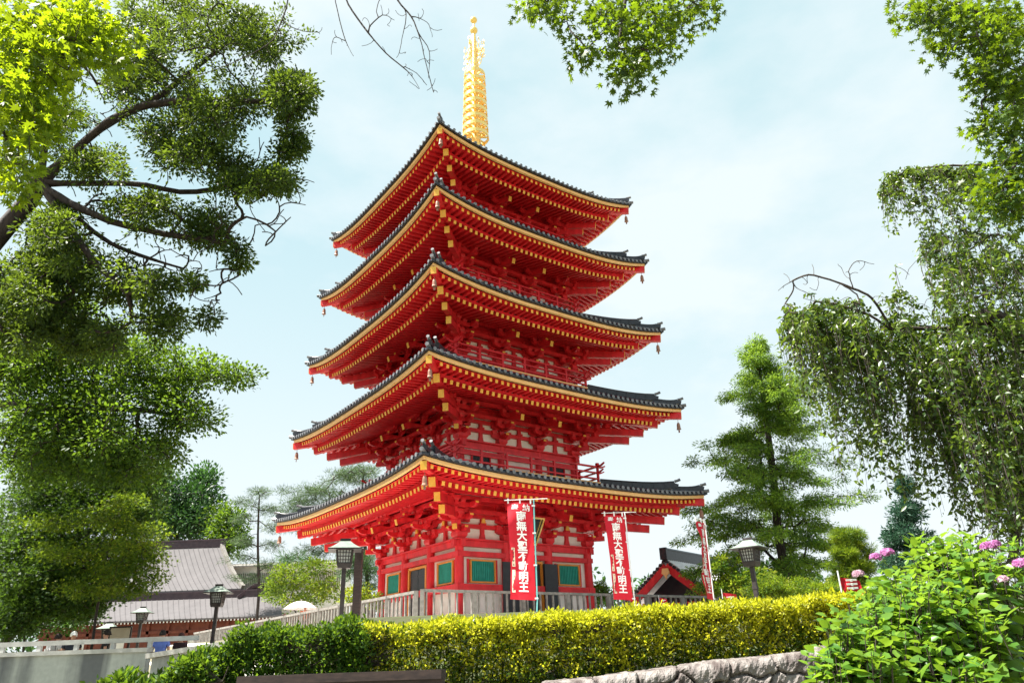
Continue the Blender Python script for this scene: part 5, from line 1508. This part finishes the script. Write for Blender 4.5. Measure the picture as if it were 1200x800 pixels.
# ------------------------------------------------------------------ people
def skin_mesh(joints, bones, name, mat, parent, sub=2):
    me = bpy.data.meshes.new(name); me.from_pydata([j[0] for j in joints], bones, [])
    o = bpy.data.objects.new(name, me); COL.objects.link(o)
    sk = o.modifiers.new('s', 'SKIN'); ss = o.modifiers.new('u', 'SUBSURF'); ss.levels = sub; ss.render_levels = sub
    for v, j in zip(me.skin_vertices[0].data, joints): v.radius = (j[1], j[2] if len(j) > 2 else j[1])
    me.skin_vertices[0].data[0].use_root = True
    dg = bpy.context.evaluated_depsgraph_get(); dg.update()
    m2 = bpy.data.meshes.new_from_object(o.evaluated_get(dg)); bpy.data.objects.remove(o); bpy.data.meshes.remove(me)
    m2.name = name; m2.materials.clear(); m2.materials.append(mat)
    m2.polygons.foreach_set('use_smooth', np.ones(len(m2.polygons), dtype=bool))
    r = bpy.data.objects.new(name, m2); COL.objects.link(r); r.parent = parent
    return r

def cloth_mat(n, c): return pmat(n, c, tuple(min(1, v * 1.25) for v in c), 9, .85)
def person(x, y, Y, yaw, label, shirt, trousers, hair=(.02, .015, .013), cap=None, h=1.66, lift=0.0, arm=0.25, bag=None):
    p = at(x, y, Y); g = H(p[0], p[1])
    e = empty('person', (p[0], p[1], g), yaw); tag(e, label, 'person', 'visitors')
    s = h / 1.7
    def J(x_, y_, z_, r, r2=None): return ((x_ * s, y_ * s, z_ * s), r * s, (r2 or r) * s)
    # facing -Y in local space; hands at the sides, slight stride
    ja = [J(0, 0, .95, .14, .10), J(0, 0, 1.12, .13, .095), J(0, .01, 1.32, .15, .10), J(0, .015, 1.42, .09, .07), J(0, .0, 1.49, .05), J(0, -.01, 1.56, .075, .085), J(0, -.015, 1.66, .07, .085),
          J(-.10, 0, .88, .085), J(-.11, -.04, .5, .055), J(-.11, .03, .1, .036), J(-.115, -.12, .035, .03, .04),
          J(.10, 0, .88, .085), J(.11, .03, .5, .055), J(.11, .09, .1, .036), J(.115, -.06, .035, .03, .04),
          J(-.19, .01, 1.39, .055), J(-.25, .02, 1.13, .038), J(-.25, -arm * .5, .93, .028), J(-.245, -arm * .62, .84, .026, .034),
          J(.19, .01, 1.39, .055), J(.25, .02, 1.13, .038), J(.25, -arm, .98, .028), J(.24, -arm * 1.3, .94, .026, .034),
          J(-.245, -arm * .66, .76, .014, .02), J(.235, -arm * 1.6, .92, .014, .02)]
    bo = [(0, 1), (1, 2), (2, 3), (3, 4), (4, 5), (5, 6), (0, 7), (7, 8), (8, 9), (9, 10), (0, 11), (11, 12), (12, 13), (13, 14), (2, 15), (15, 16), (16, 17), (17, 18), (2, 19), (19, 20), (20, 21), (21, 22), (18, 23), (22, 24)]
    skin_mesh(ja, bo, 'body', M['skin'], e)
    k = 1.17
    def K(j, f=k, add=.008): return (ja[j][0], ja[j][1] * f + add, ja[j][2] * f + add)
    st = [K(0), K(1), K(2), (tuple(np.array(ja[3][0]) + (0, 0, -.02)), ja[3][1] * 1.12, ja[3][2] * 1.12), K(15), (tuple((np.array(ja[15][0]) + np.array(ja[16][0])) / 2 + (0, 0, -.02)), .062 * s, .062 * s), K(19), (tuple((np.array(ja[19][0]) + np.array(ja[20][0])) / 2 + (0, 0, -.02)), .062 * s, .062 * s)]
    skin_mesh(st, [(0, 1), (1, 2), (2, 3), (2, 4), (4, 5), (2, 6), (6, 7)], 'shirt', cloth_mat('shirt_cloth', shirt), e)
    tr = [(tuple(np.array(ja[0][0]) + (0, 0, .02)), .155 * s, .118 * s), K(7, 1.15), K(8, 1.3), K(9, 1.5), K(11, 1.15), K(12, 1.3), K(13, 1.5)]
    skin_mesh(tr, [(0, 1), (1, 2), (2, 3), (0, 4), (4, 5), (5, 6)], 'trousers', cloth_mat('trouser_cloth', trousers), e)
    # hair or cap over the skull, eyes and nose on the face
    bm = MB(); hc = (0, .012 * s, 1.625 * s); pr = []
    for q in range(9):
        a = math.pi * q / 8 * .62; pr.append((max(.004, math.sin(a)) * .098 * s, math.cos(a) * .118 * s))
    bm.lathe(pr[::-1], 14, hc); bm.v = [(x_ , y_ * 1.12 + (.02 * s if z_ < hc[2] else 0), z_) for x_, y_, z_ in bm.v]
    bm.build('cap' if cap else 'hair', cloth_mat('cap_cloth', cap) if cap else cloth_mat('hair_strands', hair), e, smooth=True)
    if cap:
        m = MB(); m.beam((0, -.09 * s, 1.64 * s), (0, -.19 * s, 1.62 * s), .15 * s, .012); m.build('cap_brim', cloth_mat('brim_cloth', cap), e)
    m = MB(); m.hexa([(-.014, -.088, 1.565 * s), (.014, -.088, 1.565 * s), (.012, -.07, 1.565 * s), (-.012, -.07, 1.565 * s), (-.006, -.086, 1.605 * s), (.006, -.086, 1.605 * s), (.006, -.07, 1.605 * s), (-.006, -.07, 1.605 * s)])
    m.build('nose', M['skin'], e)
    for sx in (-1, 1):
        m = MB(); m.lathe([(.001, -.011), (.009, -.006), (.011, 0), (.009, .006), (.001, .011)], 8, (sx * .032 * s, -.086 * s, 1.608 * s)); m.build('eye', M['black'], e)
    if bag:
        m = MB(); m.hexa([(-.15, .13, 1.02), (.15, .13, 1.02), (.14, .27, 1.04), (-.14, .27, 1.04), (-.13, .13, 1.42), (.13, .13, 1.42), (.11, .24, 1.40), (-.11, .24, 1.40)])
        m.box((0, .285, 1.16), (.2, .03, .16))
        o = m.build('backpack', cloth_mat('bag_cloth', bag)); o.location = e.location; o.rotation_euler = e.rotation_euler
        tag(o, 'pale backpack worn by the visitor next to the white cap', 'backpack')
    return e
person(70, 742, 23.0, R(150), 'dark-haired visitor in a pale shirt with a pale backpack, leftmost behind the rail', (.55, .54, .55), (.05, .05, .06), h=1.62, bag=(.5, .49, .5))
person(87, 742, 22.4, R(35), 'visitor in a white cap and dark top behind the rail', (.025, .03, .045), (.03, .03, .04), cap=(.8, .79, .77), h=1.64)
person(125, 742, 22.6, R(-60), 'visitor in black clothes beside the beige notice board', (.02, .018, .02), (.03, .028, .03), h=1.66)
person(191, 742, 23.2, R(185), 'visitor in a bright blue shirt seen from behind near the end of the rail', (.12, .18, .52), (.04, .045, .07), h=1.62)
person(213, 744, 23.8, R(170), 'visitor in dark maroon clothes right of the blue shirt', (.035, .016, .022), (.03, .02, .025), hair=(.05, .018, .016), h=1.56)
pp = person(357, 722, 36.6, R(200), 'visitor in an orange-red top under a white parasol, beyond the fence', (.55, .16, .08), (.10, .09, .10), h=1.58)
# the parasol
c = at(352, 707, 36.4); e = empty('parasol', (c[0] + .28, c[1] - .05, H(c[0], c[1]) + 1.0), 0); tag(e, 'white parasol held by the visitor beyond the fence, left of the pagoda', 'parasol')
hz = c[2] - e.location[2]
m = MB(); n = 16; ringp = []
rows = []
for q in range(6):
    u = q / 5; rows.append([(.78 * u * math.cos(2 * math.pi * k / n) * (1 - .03 * (k % 2)) - .25, .78 * u * math.sin(2 * math.pi * k / n), hz + .12 - .34 * u * u) for k in range(n + 1)])
m.grid(rows); m.grid([[(x, y, z - .012) for x, y, z in r_] for r_ in rows]); m.build('canopy', cloth_mat('parasol_cloth', (.74, .66, .66)), e, smooth=True)
m = MB(); m.tube([(0, 0, 0), (-.25, 0, hz + .2)], .012, 6); m.build('shaft', M['pole'], e)

# ------------------------------------------------------------------ sky, sun, camera
SUN_EL, SUN_AZ = R(61), R(-98)      # azimuth measured from straight ahead, negative = left
wd = bpy.data.worlds.new('World'); SC.world = wd; wd.use_nodes = True
nt = wd.node_tree; bg = nt.nodes['Background']
sky = nt.nodes.new('ShaderNodeTexSky'); sky.sky_type = 'NISHITA'; sky.sun_disc = False
sky.sun_elevation = SUN_EL; sky.sun_rotation = SUN_AZ; sky.air_density = 1.0; sky.dust_density = 1.2; sky.ozone_density = 1.0
tc = nt.nodes.new('ShaderNodeTexCoord')
mp = nt.nodes.new('ShaderNodeMapping'); mp.inputs['Scale'].default_value = (1, 1, 2.0); mp.inputs['Location'].default_value = (.35, .1, .2)
nt.links.new(tc.outputs['Generated'], mp.inputs['Vector'])
n1 = nt.nodes.new('ShaderNodeTexNoise'); n1.inputs['Scale'].default_value = 2.6; n1.inputs['Detail'].default_value = 8; n1.inputs['Roughness'].default_value = .55
nt.links.new(mp.outputs['Vector'], n1.inputs['Vector'])
cr = nt.nodes.new('ShaderNodeValToRGB'); cr.color_ramp.elements[0].position = .36; cr.color_ramp.elements[1].position = .62
cr.color_ramp.elements[0].color = (.0, .0, .0, 1); cr.color_ramp.elements[1].color = (.62, .62, .62, 1)
nt.links.new(n1.outputs['Fac'], cr.inputs['Fac'])
mx = nt.nodes.new('ShaderNodeMix'); mx.data_type = 'RGBA'
m0 = nt.nodes.new('ShaderNodeMix'); m0.data_type = 'RGBA'; m0.inputs['Factor'].default_value = .93    # thin high haze over the whole sky
nt.links.new(sky.outputs['Color'], m0.inputs['A']); m0.inputs['B'].default_value = (1.58, 2.20, 2.29, 1)
sx_ = nt.nodes.new('ShaderNodeSeparateXYZ'); nt.links.new(tc.outputs['Generated'], sx_.inputs['Vector'])
hz_ = nt.nodes.new('ShaderNodeMapRange'); hz_.interpolation_type = 'SMOOTHSTEP'; hz_.inputs['From Min'].default_value = .62; hz_.inputs['From Max'].default_value = .02; hz_.inputs['To Min'].default_value = 0; hz_.inputs['To Max'].default_value = .75
nt.links.new(sx_.outputs['Z'], hz_.inputs['Value'])
mxm = nt.nodes.new('ShaderNodeMath'); mxm.operation = 'MAXIMUM'; nt.links.new(cr.outputs['Color'], mxm.inputs[0]); nt.links.new(hz_.outputs['Result'], mxm.inputs[1])
nt.links.new(mxm.outputs[0], mx.inputs['Factor']); nt.links.new(m0.outputs['Result'], mx.inputs['A'])
mx.inputs['B'].default_value = (2.74, 2.79, 2.84, 1)
nt.links.new(mx.outputs['Result'], bg.inputs['Color']); bg.inputs["Strength"].default_value = .12

sl = bpy.data.lights.new('sun', 'SUN'); sl.energy = 5.0; sl.angle = R(.5); sl.color = (1.0, .95, .87)
so = bpy.data.objects.new('sun', sl); COL.objects.link(so)
sd = Vector((math.cos(SUN_EL) * math.sin(SUN_AZ), math.cos(SUN_EL) * math.cos(SUN_AZ), math.sin(SUN_EL)))
so.rotation_euler = (-sd).to_track_quat('-Z', 'Y').to_euler(); so.location = sd * 60

cam = bpy.data.cameras.new('camera'); co = bpy.data.objects.new('camera', cam); COL.objects.link(co)
cam.sensor_width = 36; cam.lens = FPX / 1200 * 36; cam.clip_start = .05; cam.clip_end = 5000
Mx = Matrix(((RT[0], UP[0], -FW[0], EYE[0]), (RT[1], UP[1], -FW[1], EYE[1]), (RT[2], UP[2], -FW[2], EYE[2]), (0, 0, 0, 1)))
co.matrix_world = Mx
SC.camera = co
vs = SC.view_settings; vs.view_transform = 'Standard'; vs.look = 'None'; vs.exposure = 1.7; vs.gamma = 1.0; vs.use_curve_mapping = False
SC.cycles.max_bounces = 8; SC.cycles.diffuse_bounces = 4; SC.cycles.transmission_bounces = 4; SC.cycles.transparent_max_bounces = 4
SC.cycles.use_denoising = True
